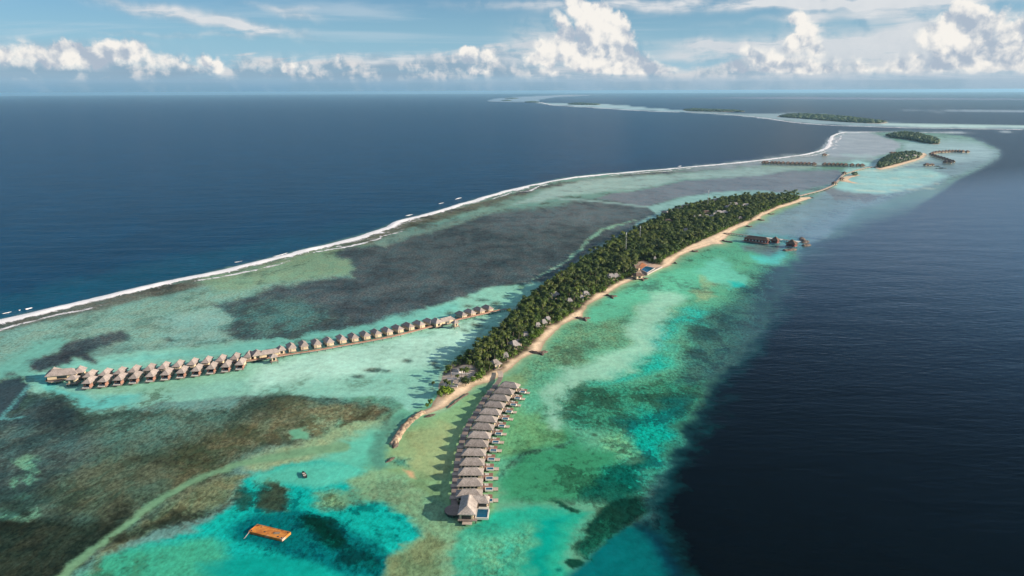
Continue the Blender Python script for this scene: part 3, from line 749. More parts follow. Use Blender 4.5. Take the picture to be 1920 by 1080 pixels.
CAL_G = [[0.08, 0.08, 0.08], [0.32199999690055847, 0.31299999356269836, 0.3269999921321869], [0.4970000088214874, 0.48500001430511475, 0.4819999933242798], [0.6140000224113464, 0.5910000205039978, 0.5929999947547913], [0.6880000233650208, 0.6700000166893005, 0.671999990940094], [0.7269999980926514, 0.7020000219345093, 0.7070000171661377], [0.7680000066757202, 0.7409999966621399, 0.7480000257492065], [0.8230000138282776, 0.7940000295639038, 0.7979999780654907], [0.8460000157356262, 0.8159999847412109, 0.8230000138282776], [0.8730000257492065, 0.8399999737739563, 0.8489999771118164], [0.9589999914169312, 0.9269999861717224, 0.9340000152587891], [1.0089999437332153, 0.9710000157356262, 0.9750000238418579], [1.0670000314712524, 1.034999966621399, 1.0379999876022339], [1.121999979019165, 1.0829999446868896, 1.090000033378601], [1.121999979019165, 1.0759999752044678, 1.0759999752044678], [1.1180000305175781, 1.0679999589920044, 1.065999984741211], [1.1059999465942383, 1.0499999523162842, 1.055999994277954]]

def body(col, py):
    c = s2l(col)[None, :]*np.ones((len(py), 1))
    for k in range(3):
        c[:, k] = (c[:, k]-0.92*np.interp(py, CAL_Y, [q[k] for q in CAL_R]))/np.interp(py, CAL_Y, [q[k] for q in CAL_G])
    return np.clip(c, 0.0006, 0.9)

def sea_colours(X, Y):
    P = np.stack([X, Y, np.zeros_like(X)], 1)
    # outside the frame the sea goes on as it is at the frame's edge
    az = np.degrees(np.arctan2(X, Y)); dist = np.hypot(X, Y)
    azc = np.radians(np.clip(az, -46, 46)); dc = np.maximum(dist, 195.0)
    Pc = np.stack([np.sin(azc)*dc, np.cos(azc)*dc, np.zeros_like(X)], 1)
    px, py = proj(Pc)
    px = np.clip(px, -700, 2600); py = np.clip(py, 165, 1500)
    # small wander shared by all edges
    n1 = fbm(px/46+3, py/17+5, 4)-0.5; n2 = fbm(px/46+41, py/17+77, 4)-0.5
    n3 = fbm(px/9+3, py/4+5, 3)-0.5; n4 = fbm(px/9+31, py/4+75, 3)-0.5
    wx = n1*5.0 + n3*1.6; wy = n2*2.2 + n4*0.8
    # depth side: open ocean on the left, sheltered deep on the right
    side = sm(px + (py-300)*0.4, 1150, 1500)
    oc = OCEAN_L[None]*(1-side[:, None]) + OCEAN_R[None]*side[:, None]
    col = oc; reef = np.zeros(len(px)); rc = col*0.5
    for Ly in LAYERS:
        kind, pts, c, fe, rf, rcc, op, wob = Ly[:8]
        A = np.array(pts)
        pad = fe*2 + wob*2 + (max(Ly[8]) if kind == 'L' else 0) + 12
        sel = np.where((px > A[:, 0].min()-pad) & (px < A[:, 0].max()+pad) & (py > A[:, 1].min()-pad) & (py < A[:, 1].max()+pad))[0]
        if not len(sel):
            continue
        x = px[sel]+wx[sel]*wob; y = py[sel]+wy[sel]*wob*0.9
        # vertical distances are foreshortened: measure them stretched
        ky = 2.0
        if kind == 'P':
            Q = [(p[0], p[1]*ky) for p in pts]
            d = sdf(Q, x, y*ky)
            a = 1-sm(d, -fe, fe)
            if (rf or 0) >= 0.4:
                a = 1-sm(d, -fe*1.9, fe*1.5)
        else:
            Q = [(p[0], p[1]*ky) for p in pts]
            d, w = ldist(Q, x, y*ky, Ly[8])
            a = 1-sm(d, w*1.2-fe*0.7, w*1.2+fe)
        a = (a*op)[:, None]
        bc = np.ones((len(sel), 1))*OCEAN_R if c == 'DEEP' else body(c, py[sel])
        col[sel] = col[sel]*(1-a)+bc*a
        r_ = 0.0 if rf is None else rf
        ar = a[:, 0]
        reef[sel] = reef[sel]*(1-ar) + r_*ar
        rb = body(rcc, py[sel]) if rcc is not None else bc*0.6
        rc[sel] = rc[sel]*(1-a)+rb*a
    return col, reef, rc, px, py

OCEAN_L = np.array([0.0003, 0.041, 0.092])
OCEAN_R = np.array([0.0002, 0.0025, 0.0045])

# the sea: one sheet out to the horizon, its mesh finer near the place than far out
dep = np.concatenate([np.arange(0.19, 1.0, 0.05), np.arange(1.0, 38.0, 0.115), np.arange(38.5, 89, 4.0)])
azs = np.concatenate([np.arange(-47, 47.01, 0.135), np.arange(50, 312, 4.0)])
D = H/np.tan(np.radians(dep))
AZ, DD = np.meshgrid(np.radians(azs), D)
X = (np.sin(AZ)*DD).ravel(); Y = (np.cos(AZ)*DD).ravel()
nr, nc = AZ.shape
idx = np.arange(nr*nc).reshape(nr, nc)
a_ = idx[:-1, :]; b_ = np.roll(idx, -1, 1)[:-1, :]; c_ = np.roll(idx, -1, 1)[1:, :]; d_ = idx[1:, :]
F = np.stack([a_, d_, c_, b_], -1).reshape(-1, 4)
V = np.stack([X, Y, np.zeros_like(X)], 1)
me = np_mesh('water', V, F, MT['water'], smooth=True)
colr, reefv, rcol, PXv, PYv = sea_colours(X, Y)
set_attr(me, 'body', colr, 'FLOAT_COLOR')
set_attr(me, 'reef', reefv)
set_attr(me, 'reefcol', rcol, 'FLOAT_COLOR')
# ripples are weaker in the sheltered lagoon than on the open sea
inl = 1-sm(sdf([(p[0], p[1]*2) for p in REEF_OUT], PXv, PYv*2), -10, 10)
dz_ = sdf([(q[0], q[1]*2) for q in DEEPZ], PXv, PYv*2)
set_attr(me, 'calm', inl*sm(dz_, -20, 60))
set_attr(me, 'shelter', sm(PXv + (PYv-300)*0.4, 1150, 1500)*np.maximum(1-sm(dz_, 0, 130), 0.2))
tag(link_mesh('water', me), kind='structure')

# ------------------------------------------------------------------ the belt of clouds round the horizon, on the sky backdrop outside the air
SKYR = 140000.0
def skypt(px, py):
    d = f0 + r0*((px-960)/FPX) + u0*((540-py)/FPX)
    d = d/np.linalg.norm(d)
    return math.atan2(d[0], d[1])*FPX, math.asin(d[2])*FPX

def sky_belt():
    m, g = new_mat('cloud_belt')
    m.cycles.emission_sampling = 'NONE'
    pos = g.n('ShaderNodeNewGeometry').outputs['Position']
    sb = g.n('ShaderNodeVectorMath', operation='SUBTRACT'); g.lk(pos, sb.inputs[0]); sb.inputs[1].default_value = (0, 0, H)
    nm_ = g.n('ShaderNodeVectorMath', operation='NORMALIZE'); g.lk(sb.outputs[0], nm_.inputs[0])
    tc = nm_.outputs[0]
    sep = g.n('ShaderNodeSeparateXYZ'); g.lk(tc, sep.inputs[0])
    az_ = g.math('ARCTAN2', sep.outputs[0], sep.outputs[1])
    U0 = g.math('MULTIPLY', az_, FPX)
    V0 = g.math('MULTIPLY', g.math('ARCSINE', sep.outputs[2]), FPX)
    wn = g.n('ShaderNodeTexNoise'); g.lk(tc, wn.inputs['Vector']); wn.inputs['Scale'].default_value = 26.0; wn.inputs['Detail'].default_value = 2.0
    ws = g.n('ShaderNodeSeparateColor'); g.lk(wn.outputs['Color'], ws.inputs[0])
    U_ = g.math('MULTIPLY_ADD', g.math('SUBTRACT', ws.outputs[0], 0.5), 46.0, U0)
    V_ = g.math('MULTIPLY_ADD', g.math('SUBTRACT', ws.outputs[1], 0.5), 26.0, V0)
    def puff(vec, scale, det=3.0):
        v = g.n('ShaderNodeTexVoronoi', feature='F1', voronoi_dimensions='3D')
        v.normalize = True
        g.lk(vec, v.inputs['Vector'])
        v.inputs['Scale'].default_value = scale
        v.inputs['Detail'].default_value = det
        v.inputs['Roughness'].default_value = 0.52
        v.inputs['Lacunarity'].default_value = 2.2
        return g.math('SUBTRACT', 1.0, v.outputs['Distance'])
    warp = g.n('ShaderNodeVectorMath', operation='MULTIPLY_ADD')
    wn2 = g.n('ShaderNodeTexNoise'); g.lk(tc, wn2.inputs['Vector']); wn2.inputs['Scale'].default_value = 90.0; wn2.inputs['Detail'].default_value = 3.0
    g.lk(wn2.outputs['Color'], warp.inputs[0]); warp.inputs[1].default_value = (0.011, 0.011, 0.011); g.lk(tc, warp.inputs[2])
    P3 = warp.outputs[0]
    off = g.n('ShaderNodeVectorMath', operation='ADD')
    g.lk(P3, off.inputs[0]); off.inputs[1].default_value = (0.0060, 0.0, 0.0060)
    pf1 = puff(P3, 30.0, 3.0)
    pf2 = puff(off.outputs[0], 30.0, 3.0)
    nz = g.noise(tc, 60.0, 7, 0.66, 0.3)
    nzb = g.noise(tc, 14.0, 4, 0.5, 0.3)
    nzo = g.noise(off.outputs[0], 24.0, 2, 0.5)
    nzi = g.noise(P3, 24.0, 2, 0.5)
    BL = [(1076,10,17),(1098,26,20),(1125,34,22),(1110,52,28),(1142,56,24),(1162,78,22),(1132,88,32),(1176,98,20),(1098,92,24),(1048,40,13),(1062,66,18),
          (1155,114,28),(1190,122,22),(1212,136,17),(1238,142,13),(1266,146,11),(1296,149,8),(1120,120,24),(1030,104,20),(1000,112,14),(1052,96,20),(1084,104,24),(1014,86,12),
          (1148,147,9),(1108,149,6),(-5,104,16),(16,104,15),(40,96,17),(64,94,19),(84,102,17),(104,98,17),(130,98,16),(156,104,18),(182,104,16),(206,94,16),(228,96,18),(250,106,15),(268,97,16),(290,108,15),(314,106,13),(334,106,12),(350,113,12),
          (378,114,12),(404,121,10),(550,122,11),(574,126,11),(630,109,6),(885,101,9),(912,103,8),(1022,132,10),(896,134,10),(1040,142,9),(1494,40,13),(1500,58,14),(1512,76,18),(1490,84,16),(1530,94,14),
          (1396,94,9),(1408,104,12),(1422,116,15),(1446,124,19),(1470,128,18),(1490,130,18),(1516,132,18),(1540,136,13),(1378,126,13),(1392,140,12),(1304,146,8),(1562,124,11),(1566,140,9),
          (1604,130,11),(1624,140,11),(1646,142,11),(1664,136,12),(1684,130,14),(1702,140,12),(1720,116,13),(1724,130,11),(1750,138,14),(1766,124,19),(1790,104,26),(1826,92,30),(1856,112,28),(1895,108,28),
          (1842,64,26),(1812,50,26),(1784,56,24),(1758,66,22),(1800,22,14),(1794,6,8),(1738,74,14),(1880,44,13),(1900,62,18),(1922,50,16),(1870,138,16),(1820,136,18),(1790,140,14),(1935,126,24),(1950,70,24)]
    fld = None
    for (bx, by, br) in BL:
        bu, bv = skypt(bx, by)
        dx_ = g.math('SUBTRACT', U_, bu)
        dy_ = g.math('SUBTRACT', V_, bv)
        q_ = g.math('SUBTRACT', float(br)*(1.22 if bx > 1000 else 1.13), g.math('SQRT', g.math('MULTIPLY_ADD', dy_, dy_, g.math('MULTIPLY', dx_, dx_))))
        fld = q_ if fld is None else g.math('MAXIMUM', fld, q_)
    front = g.step(g.math('ABSOLUTE', az_), 0.70, 0.80, 1.0, 0.0)
    back = g.math('SUBTRACT', 1.0, front)
    wild = g.math('MULTIPLY_ADD', g.math('ADD', nzb, -0.56), 300.0, g.math('MULTIPLY', g.math('ABSOLUTE', g.math('SUBTRACT', V0, 58.0)), -0.6))
    fld = g.math('ADD', g.math('MULTIPLY', fld, front), g.math('MULTIPLY', wild, back))
    edge = g.math('MULTIPLY_ADD', g.math('SUBTRACT', pf1, 0.60), 34.0, g.math('MULTIPLY_ADD', g.math('SUBTRACT', nz, 0.5), 16.0, fld))
    edge = g.math('SUBTRACT', edge, g.step(V0, 16.0, 34.0, 24.0, 0.0))
    soft = g.step(nzb, 0.35, 0.65, 5.0, 16.0)
    cum = g.step(edge, -3.0, soft)
    relief = g.math('MULTIPLY_ADD', g.math('SUBTRACT', pf1, pf2), 2.6, g.math('MULTIPLY', g.math('SUBTRACT', nzi, nzo), 3.4))
    high = g.step(V0, 18.0, 80.0, -0.16, 0.12)
    core = g.step(edge, 2.0, 30.0, 0.14, -0.04)
    light = g.math('ADD', g.math('ADD', g.math('ADD', relief, high), core), g.step(nz, 0.3, 0.7, 0.30, 0.62))
    cumcol = g.mix(g.step(light, 0.05, 0.90), CUM_LO, CUM_HI)
    # veils and soft grey flanks: (x, y, half width, half height, strength, brightness)
    VL = [(1030,92,60,34,0.95,0.62,0.0),(985,104,50,16,0.7,0.55,0.0),(1100,120,70,26,0.8,0.5,0.0),(385,34,120,9,0.75,0.85,0.17),(480,52,60,8,0.7,0.9,0.10),(300,22,70,7,0.35,0.7,0.15),(560,28,30,7,0.5,0.8,0.25),(330,62,130,4,0.30,0.7,0.0),(540,12,60,5,0.3,0.8,0.0),
          (1180,8,220,7,0.7,0.85,0.0),(1500,8,260,8,0.85,0.9,0.0),(1780,4,200,6,0.7,0.85,0.0),(1650,24,170,6,0.4,0.8,-0.05),(1450,92,170,14,0.75,0.75,0.0),(1640,92,160,16,0.75,0.7,0.0),(1330,84,60,6,0.5,0.7,0.0),(1760,70,130,30,0.6,0.75,0.0),(1690,36,60,10,0.5,0.8,0.2),
          (1510,60,34,34,0.7,0.8,0.0),(1880,96,90,50,0.8,0.8,0.0),(150,80,110,9,0.3,0.1,0.0),(700,106,150,7,0.75,0.8,0.0),(1280,110,60,7,0.4,0.7,0.0),(1560,120,180,30,0.6,0.6,0.0)]
    bn = g.noise(g.scalevec(tc, (7.0, 7.0, 46.0)), 1.0, 8, 0.62, 0.6)
    veil = None; vb = None
    for (bx, by, rx, ry, st, br, tilt) in VL:
        bu, bv = skypt(bx, by)
        dx_ = g.math('MULTIPLY', g.math('SUBTRACT', U_, bu), 1.0/rx)
        dy_ = g.math('MULTIPLY', g.math('SUBTRACT', g.math('MULTIPLY_ADD', g.math('SUBTRACT', U_, bu), tilt, V_), bv), 1.0/ry)
        q_ = g.math('MULTIPLY_ADD', dy_, dy_, g.math('MULTIPLY', dx_, dx_))
        e_ = g.math('MULTIPLY', g.math('EXPONENT', g.math('MULTIPLY', q_, -1.0)), st*1.2)
        veil = e_ if veil is None else g.math('ADD', veil, e_)
        vb = g.math('MULTIPLY', e_, br) if vb is None else g.math('MULTIPLY_ADD', e_, br, vb)
    vbr = g.math('DIVIDE', vb, g.math('MAXIMUM', veil, 0.001))
    veil = g.math('MULTIPLY', veil, g.step(bn, 0.28, 0.66, 0.10, 1.35))
    veil = g.math('MULTIPLY', g.math('MINIMUM', veil, 0.95), front)
    veilcol = g.mix(g.math('ADD', vbr, g.math('MULTIPLY', g.math('SUBTRACT', pf1, 0.6), 0.5), clamp=True), VEIL_LO, VEIL_HI)
    # grey flat bank behind and below the billows, its upper edge uneven
    prof = g.n('ShaderNodeFloatCurve')
    pts_ = [(-60,88),(0,92),(130,96),(300,98),(420,112),(470,104),(560,106),(640,98),(760,98),(860,94),(960,82),(1030,74),(1100,88),(1200,118),(1280,128),(1340,118),(1400,102),(1480,88),(1560,84),(1640,84),(1720,72),(1800,60),(1920,62),(1990,64)]
    cv = prof.mapping.curves[0]
    AZR = 0.72
    cpts = []
    for (a0, b0) in pts_:
        uu, vv = skypt(a0, b0)
        cpts.append(((uu/FPX/AZR+1)/2, vv/200.0))
    cv.points[0].location = cpts[0]; cv.points[1].location = cpts[-1]
    for c0 in cpts[1:-1]:
        cv.points.new(*c0)
    prof.mapping.update()
    g.lk(g.math('MULTIPLY_ADD', az_, 0.5/AZR, 0.5), prof.inputs['Value'])
    topV = g.math('MULTIPLY', prof.outputs[0], 200.0)
    topW = g.math('MULTIPLY_ADD', nzb, 110.0, 10.0)
    topV = g.math('ADD', g.math('MULTIPLY', topV, front), g.math('MULTIPLY', topW, back))
    bedge = g.math('ADD', g.math('SUBTRACT', topV, V0), g.math('ADD', g.math('MULTIPLY', g.math('SUBTRACT', bn, 0.5), 60.0), g.math('MULTIPLY', g.math('SUBTRACT', pf1, 0.6), 22.0)))
    bank = g.math('MULTIPLY', g.step(bedge, -5.0, 12.0), g.step(bn, 0.28, 0.58, 0.66, 0.97))
    bl = g.math('ADD', g.math('MULTIPLY', relief, 0.55), g.math('MULTIPLY_ADD', nz, 0.5, g.math('MULTIPLY', bn, 0.6)))
    bl = g.math('ADD', bl, g.step(bedge, 0.0, 30.0, 0.14, -0.04))
    bl = g.math('ADD', bl, g.step(az_, -0.45, 0.35, -0.10, 0.06))
    bank_col = g.mix(g.step(bl, 0.36, 0.80), BANK_LO, BANK_HI)
    ca = bank
    c2 = g.mix(veil, bank_col, veilcol)
    ca = g.math('MAXIMUM', ca, veil)
    c2 = g.mix(cum, c2, cumcol)
    ca = g.math('MAXIMUM', ca, cum)
    # pale air and the level grey cloud floor right above the sea
    low = g.step(g.math('ADD', V0, g.math('MULTIPLY', g.math('SUBTRACT', bn, 0.5), 12.0)), 14.0, 32.0, 0.92, 0.0)
    right = g.step(az_, -0.35, 0.4)
    lowc = g.mix(g.step(V0, 2.0, 22.0), g.mix(right, LOW_L, LOW_R), g.mix(right, MID_L, MID_R))
    lowc = g.mix(g.math('MULTIPLY', g.math('MULTIPLY', g.step(V0, 17.0, 13.0), g.step(nzb, 0.42, 0.55)), 0.35), lowc, (0.22, 0.38, 0.50))
    c2 = g.mix(low, c2, lowc)
    ca = g.math('MAXIMUM', ca, low)
    ca = g.math('MULTIPLY', ca, g.step(V0, 185.0, 205.0, 1.0, 0.0))
    em = g.n('ShaderNodeEmission'); g.lk(c2, em.inputs[0]); em.inputs[1].default_value = 2.0**-0.9
    tr = g.n('ShaderNodeBsdfTransparent')
    mx = g.n('ShaderNodeMixShader')
    g.lk(ca, mx.inputs[0]); g.lk(tr.outputs[0], mx.inputs[1]); g.lk(em.outputs[0], mx.inputs[2])
    finish(m, g, mx.outputs[0])
    n = 360
    v_ = []; f_ = []
    for i in range(n):
        a = 2*math.pi*i/n
        for z in (-900.0, math.tan(8.5/57.2958)*SKYR):
            v_.append((SKYR*math.cos(a), SKYR*math.sin(a), z))
    for i in range(n):
        j = (i+1) % n
        f_.append((2*i, 2*i+1, 2*j+1, 2*j))
    me = bpy.data.meshes.new('sky'); me.from_pydata(v_, [], f_); me.materials.append(m)
    tag(link_mesh('sky', me), kind='structure')

CUM_LO = (0.42, 0.50, 0.60); CUM_HI = (0.93, 0.90, 0.85)
VEIL_LO = (0.36, 0.46, 0.56); VEIL_HI = (0.76, 0.78, 0.80)
BANK_LO = (0.28, 0.41, 0.53); BANK_HI = (0.72, 0.72, 0.73)
LOW_L = (0.20, 0.38, 0.54); LOW_R = (0.34, 0.48, 0.60)
MID_L = (0.29, 0.45, 0.59); MID_R = (0.42, 0.54, 0.65)
sky_belt()

# ------------------------------------------------------------------ air
def haze_box():
    R_ = 62000.0
    mb = MB().box((0, 0, (H+4-1.5)/2), (2*R_, 2*R_, H+4+1.5))
    m, g_ = new_mat('air')
    v = g_.n('ShaderNodeVolumePrincipled')
    v.inputs['Color'].default_value = (0.40, 0.73, 0.96, 1)
    v.inputs['Density'].default_value = 0.000029
    v.inputs['Anisotropy'].default_value = 0.2
    o = g_.n('ShaderNodeOutputMaterial')
    g_.lk(v.outputs[0], o.inputs['Volume'])
    tag(mb.build('haze', m), kind='stuff')
haze_box()
def ico(sub):
    import bmesh
    bm = bmesh.new()
    bmesh.ops.create_icosphere(bm, subdivisions=sub, radius=1.0)
    V_ = np.array([v.co[:] for v in bm.verts]); F_ = np.array([[v.index for v in f.verts] for f in bm.faces])
    bm.free()
    return V_, F_
ICO1 = ico(1); ICO2 = ico(2)

def wpoly(pts, z=0.0):
    return [tuple(gp(x, y, z)[:2]) for x, y in pts]

# ------------------------------------------------------------------ land: sand rising out of the water
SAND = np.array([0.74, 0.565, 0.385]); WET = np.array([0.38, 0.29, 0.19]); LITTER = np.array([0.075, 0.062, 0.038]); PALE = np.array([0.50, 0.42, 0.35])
def land(name, shore_px, wood_px=None, cell=2.0, top=1.5, ramp=14.0, extra=None):
    S = np.array(wpoly(shore_px)); Wd = np.array(wpoly(wood_px)) if wood_px else None
    x0, y0 = S.min(0)-cell*4; x1, y1 = S.max(0)+cell*4
    nx = int((x1-x0)/cell)+2; ny = int((y1-y0)/cell)+2
    gx, gy = np.meshgrid(x0+np.arange(nx)*cell, y0+np.arange(ny)*cell)
    gx = gx+0.0; gy = gy+0.0
    fx, fy = gx.ravel(), gy.ravel()
    wob = (fbm(fx/9, fy/9, 3)-0.5)*2.2*min(cell, 3)/2
    d = sdf(S, fx, fy)+wob
    z = np.where(d < 0, top*sm(-d, 0, ramp)+0.03*np.minimum(-d, 4), -0.18*d)
    z = z + np.where(d < -3, (fbm(fx/4+9, fy/4, 3)-0.5)*0.35, 0)
    keep = (d < cell*2.5).reshape(gx.shape)
    idx = np.arange(nx*ny).reshape(ny, nx)
    k = keep[:-1, :-1] & keep[1:, :-1] & keep[:-1, 1:] & keep[1:, 1:]
    F_ = np.stack([idx[:-1, :-1][k], idx[:-1, 1:][k], idx[1:, 1:][k], idx[1:, :-1][k]], 1)
    used = np.unique(F_); mp = np.full(nx*ny, -1); mp[used] = np.arange(len(used))
    V_ = np.stack([fx, fy, np.maximum(z, -1.2)], 1)[used]
    me_ = np_mesh(name, V_, mp[F_], MT['sand'], True)
    du = d[used]; c = np.zeros((len(used), 3))
    wet = (1-sm(-du, 0.2, 4.0))[:, None]
    c = SAND*(1-wet)+WET*wet
    tide = np.exp(-((-du-7+4*(fbm(fx[used]/20, fy[used]/20, 2)-0.5))/1.0)**2)[:, None]*0.35
    c = c*(1-tide)+np.array([0.30, 0.23, 0.15])*tide
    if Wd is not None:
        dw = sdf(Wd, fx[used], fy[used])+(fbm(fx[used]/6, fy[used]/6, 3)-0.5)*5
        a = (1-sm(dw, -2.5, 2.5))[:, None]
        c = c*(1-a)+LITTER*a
    if extra is not None:
        c = extra(fx[used], fy[used], c)
    set_attr(me_, 'body', c, 'FLOAT_COLOR')
    return tag(link_mesh(name, me_), kind='structure')

CLEAR = [(824,736),(822,724),(832,708),(848,694),(868,686),(888,690),(896,704),(888,714),(872,720),(856,726),(846,734)]
POOLZ = [(1196,494),(1206,491),(1222,497),(1243,499),(1226,509),(1210,517),(1200,518),(1192,512)]
CW = wpoly(CLEAR); PW = wpoly(POOLZ)
def isl_extra(x, y, c):
    a = (1-sm(sdf(CW, x, y)+(fbm(x/5, y/5, 3)-0.5)*5, -2, 2))[:, None]
    pv = PALE*(0.75+0.4*fbm(x/7, y/3, 3)[:, None])
    c = c*(1-a)+pv*a
    a = (1-sm(sdf(PW, x, y), -1, 1))[:, None]
    return c*(1-a)+np.array([0.42, 0.30, 0.22])*a
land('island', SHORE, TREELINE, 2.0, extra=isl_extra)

RES = [(1641,316),(1650,319),(1665,316.5),(1680,313),(1700,307),(1718,302),(1733,296),(1739,290),(1734,286.5),(1722,287),(1700,287.5),(1680,290),(1660,295),(1647,303),(1641,310)]
RESW = [(1643,313),(1651,316),(1670,311.5),(1700,303.5),(1722,297),(1728,290.5),(1716,288),(1690,289),(1665,294.5),(1650,302.5)]
land('resort_islet', RES, RESW, 5.0, ramp=25)
land('sand_spit', [(1571,338),(1576,334),(1583,331),(1595,329),(1606,327),(1616,328),(1606,330.5),(1596,333),(1591,336.5),(1596,340),(1612,343.5),(1600,343.8),(1586,341.5),(1576,340)],
     [(1594,329),(1598,326.8),(1606,327),(1609,328.3),(1603,329.8)], 3.0, 1.0, 20)
FAR = [
 ('wooded_islet', [(1662,255),(1680,251.5),(1700,252),(1730,254.5),(1750,259.5),(1762,266),(1759,270),(1745,270),(1725,266.5),(1700,261.5),(1680,259.5),(1667,257.5)], 8),
 ('long_wooded_island', [(1460,218),(1480,214.8),(1520,215),(1560,217.5),(1600,221),(1640,226),(1662,229.5),(1655,231.2),(1620,230.8),(1570,228.2),(1520,223.8),(1480,220.8),(1462,219.8)], 22),
 ('thin_wooded_island', [(1282,206.5),(1290,204.8),(1320,205.2),(1360,206.8),(1396,208.6),(1390,209.8),(1350,209.8),(1310,208.8),(1284,207.8)], 28),
 ('distant_wooded_island', [(1064,195),(1075,193.8),(1100,194.2),(1127,196),(1120,197),(1090,196.8),(1068,196)], 36),
 ('distant_wooded_island', [(984,191.6),(992,190.6),(1008,191),(1011,191.8),(1000,192.4),(988,192.3)], 40),
 ('distant_wooded_island', [(941,188.9),(948,187.9),(957,188.2),(959,188.9),(950,189.5)], 44),
 ('distant_wooded_island', [(945,184.6),(955,183.8),(969,184.2),(971,185),(958,185.4)], 50),
]
for nm, poly, cl in FAR:
    sh = np.array(poly); cc = sh.mean(0)
    land(nm, [tuple(cc+(p-cc)*1.05) for p in sh], [tuple(p) for p in sh], cl, 1.5, 60)

# ------------------------------------------------------------------ surf along the outer reef
def surf(name, pts, W_, seed, label=None, crest=1.2, wash=0.5, taper=True, n=7):
    Lp = smooth_line(pts, n)
    P = np.array([gp(p[0], p[1])[:2] for p in Lp])
    seg = np.r_[0, np.cumsum(np.linalg.norm(np.diff(P, axis=0), axis=1))]
    m = int(seg[-1]/3.0)+2
    s = np.linspace(0, seg[-1], m)
    X_ = np.interp(s, seg, P[:, 0]); Y_ = np.interp(s, seg, P[:, 1])
    tx = np.gradient(X_); ty = np.gradient(Y_); L_ = np.hypot(tx, ty)+1e-9
    nxv, nyv = ty/L_, -tx/L_          # towards the reef
    K = 22
    t = np.linspace(0, 1, K)
    ww = W_*(0.35+1.3*fbm(s/70+seed, s*0+seed, 4))
    off_ = (fbm(s/45+seed*2, s*0+3.3, 4)-0.5)*9.0*min(1, W_/15)
    S2, T2 = np.meshgrid(s, t, indexing='ij')
    D_ = off_[:, None]+ww[:, None]*T2
    VX = X_[:, None]+nxv[:, None]*D_; VY = Y_[:, None]+nyv[:, None]*D_
    m_ = D_-off_[:, None]
    cr = np.exp(-((m_-W_*0.16)/(W_*0.12))**2)*(0.35+1.0*fbm(S2/14+seed, T2*3, 3))
    Z_ = 0.07+crest*cr*np.clip(fbm(S2/30, T2*0+seed, 2)*1.6, 0.3, 1.4)
    dens_ = 1.05*cr + wash*(1-T2)**0.9*(0.4+1.2*fbm(S2/35+seed, T2*4+seed, 4))
    band = np.exp(-((T2-0.72)/0.08)**2)*sm(fbm(S2/80+5, T2*0, 2), 0.45, 0.65)*0.55
    dens_ = dens_+band
    dens_ *= sm(T2, 0, 0.04)*(1-sm(T2, 0.9, 1.0))
    if taper:
        e = np.minimum(s, seg[-1]-s)
        dens_ *= sm(e, 0, min(12, seg[-1]*0.3))[:, None]
    V_ = np.stack([VX.ravel(), VY.ravel(), Z_.ravel()], 1)
    idx = np.arange(m*K).reshape(m, K)
    F_ = np.stack([idx[:-1, :-1].ravel(), idx[1:, :-1].ravel(), idx[1:, 1:].ravel(), idx[:-1, 1:].ravel()], 1)
    me_ = np_mesh(name, V_, F_, MT['foam'], True)
    set_attr(me_, 'dens', np.clip(dens_.ravel(), 0, 1.3))
    o = link_mesh(name, me_)
    return tag(o, label, 'surf', None, 'stuff')
surf('breaking_surf', [(p[0], p[1]-0.5) for p in SURF_OUT[:-1]]+[(1600,248),(1640,247.5)], 44, 1.7, 'long white line of surf breaking along the outer edge of the reef', wash=0.70)
surf('breaking_surf', [(1590,248),(1660,247.3),(1740,248.6),(1790,249)], 22, 9.1, 'thin pale surf line along the far end of the near reef', wash=0.5)
surf('breaking_surf', [(1285,210),(1340,213),(1395,217),(1440,222),(1480,228),(1520,232),(1560,235),(1620,237),(1700,239.5),(1800,241),(1920,243)], 60, 4.2, 'distant surf line in front of the big wooded far island', wash=0.6)
surf('breaking_surf', [(918,189.6),(960,191.2),(1010,191.5),(1040,197),(1100,200.6),(1200,207.2),(1280,210.4)], 110, 5.2, 'faint white surf line round the most distant reef', wash=0.6)
for k_, (ln_, w_) in enumerate([([(0,590),(12,587),(26,584)], 7), ([(32,583),(40,581.5)], 6), ([(44,582),(54,579.5),(63,578)], 8), ([(436,492.5),(446,491),(457,489)], 8), ([(505,483),(522,479),(545,474)], 12),
                 ([(757,406),(766,404),(776,402)], 10), ([(819,383),(828,381),(834,380)], 9), ([(850,375),(858,372.5),(868,371)], 11), ([(1268,312.5),(1278,311.5)], 14)]):
    surf('breaking_wave', ln_, w_*0.6, 11.3+k_*3.1, 'short white wave crest curling up just outside the main surf line', crest=1.2, wash=0.35, n=4)

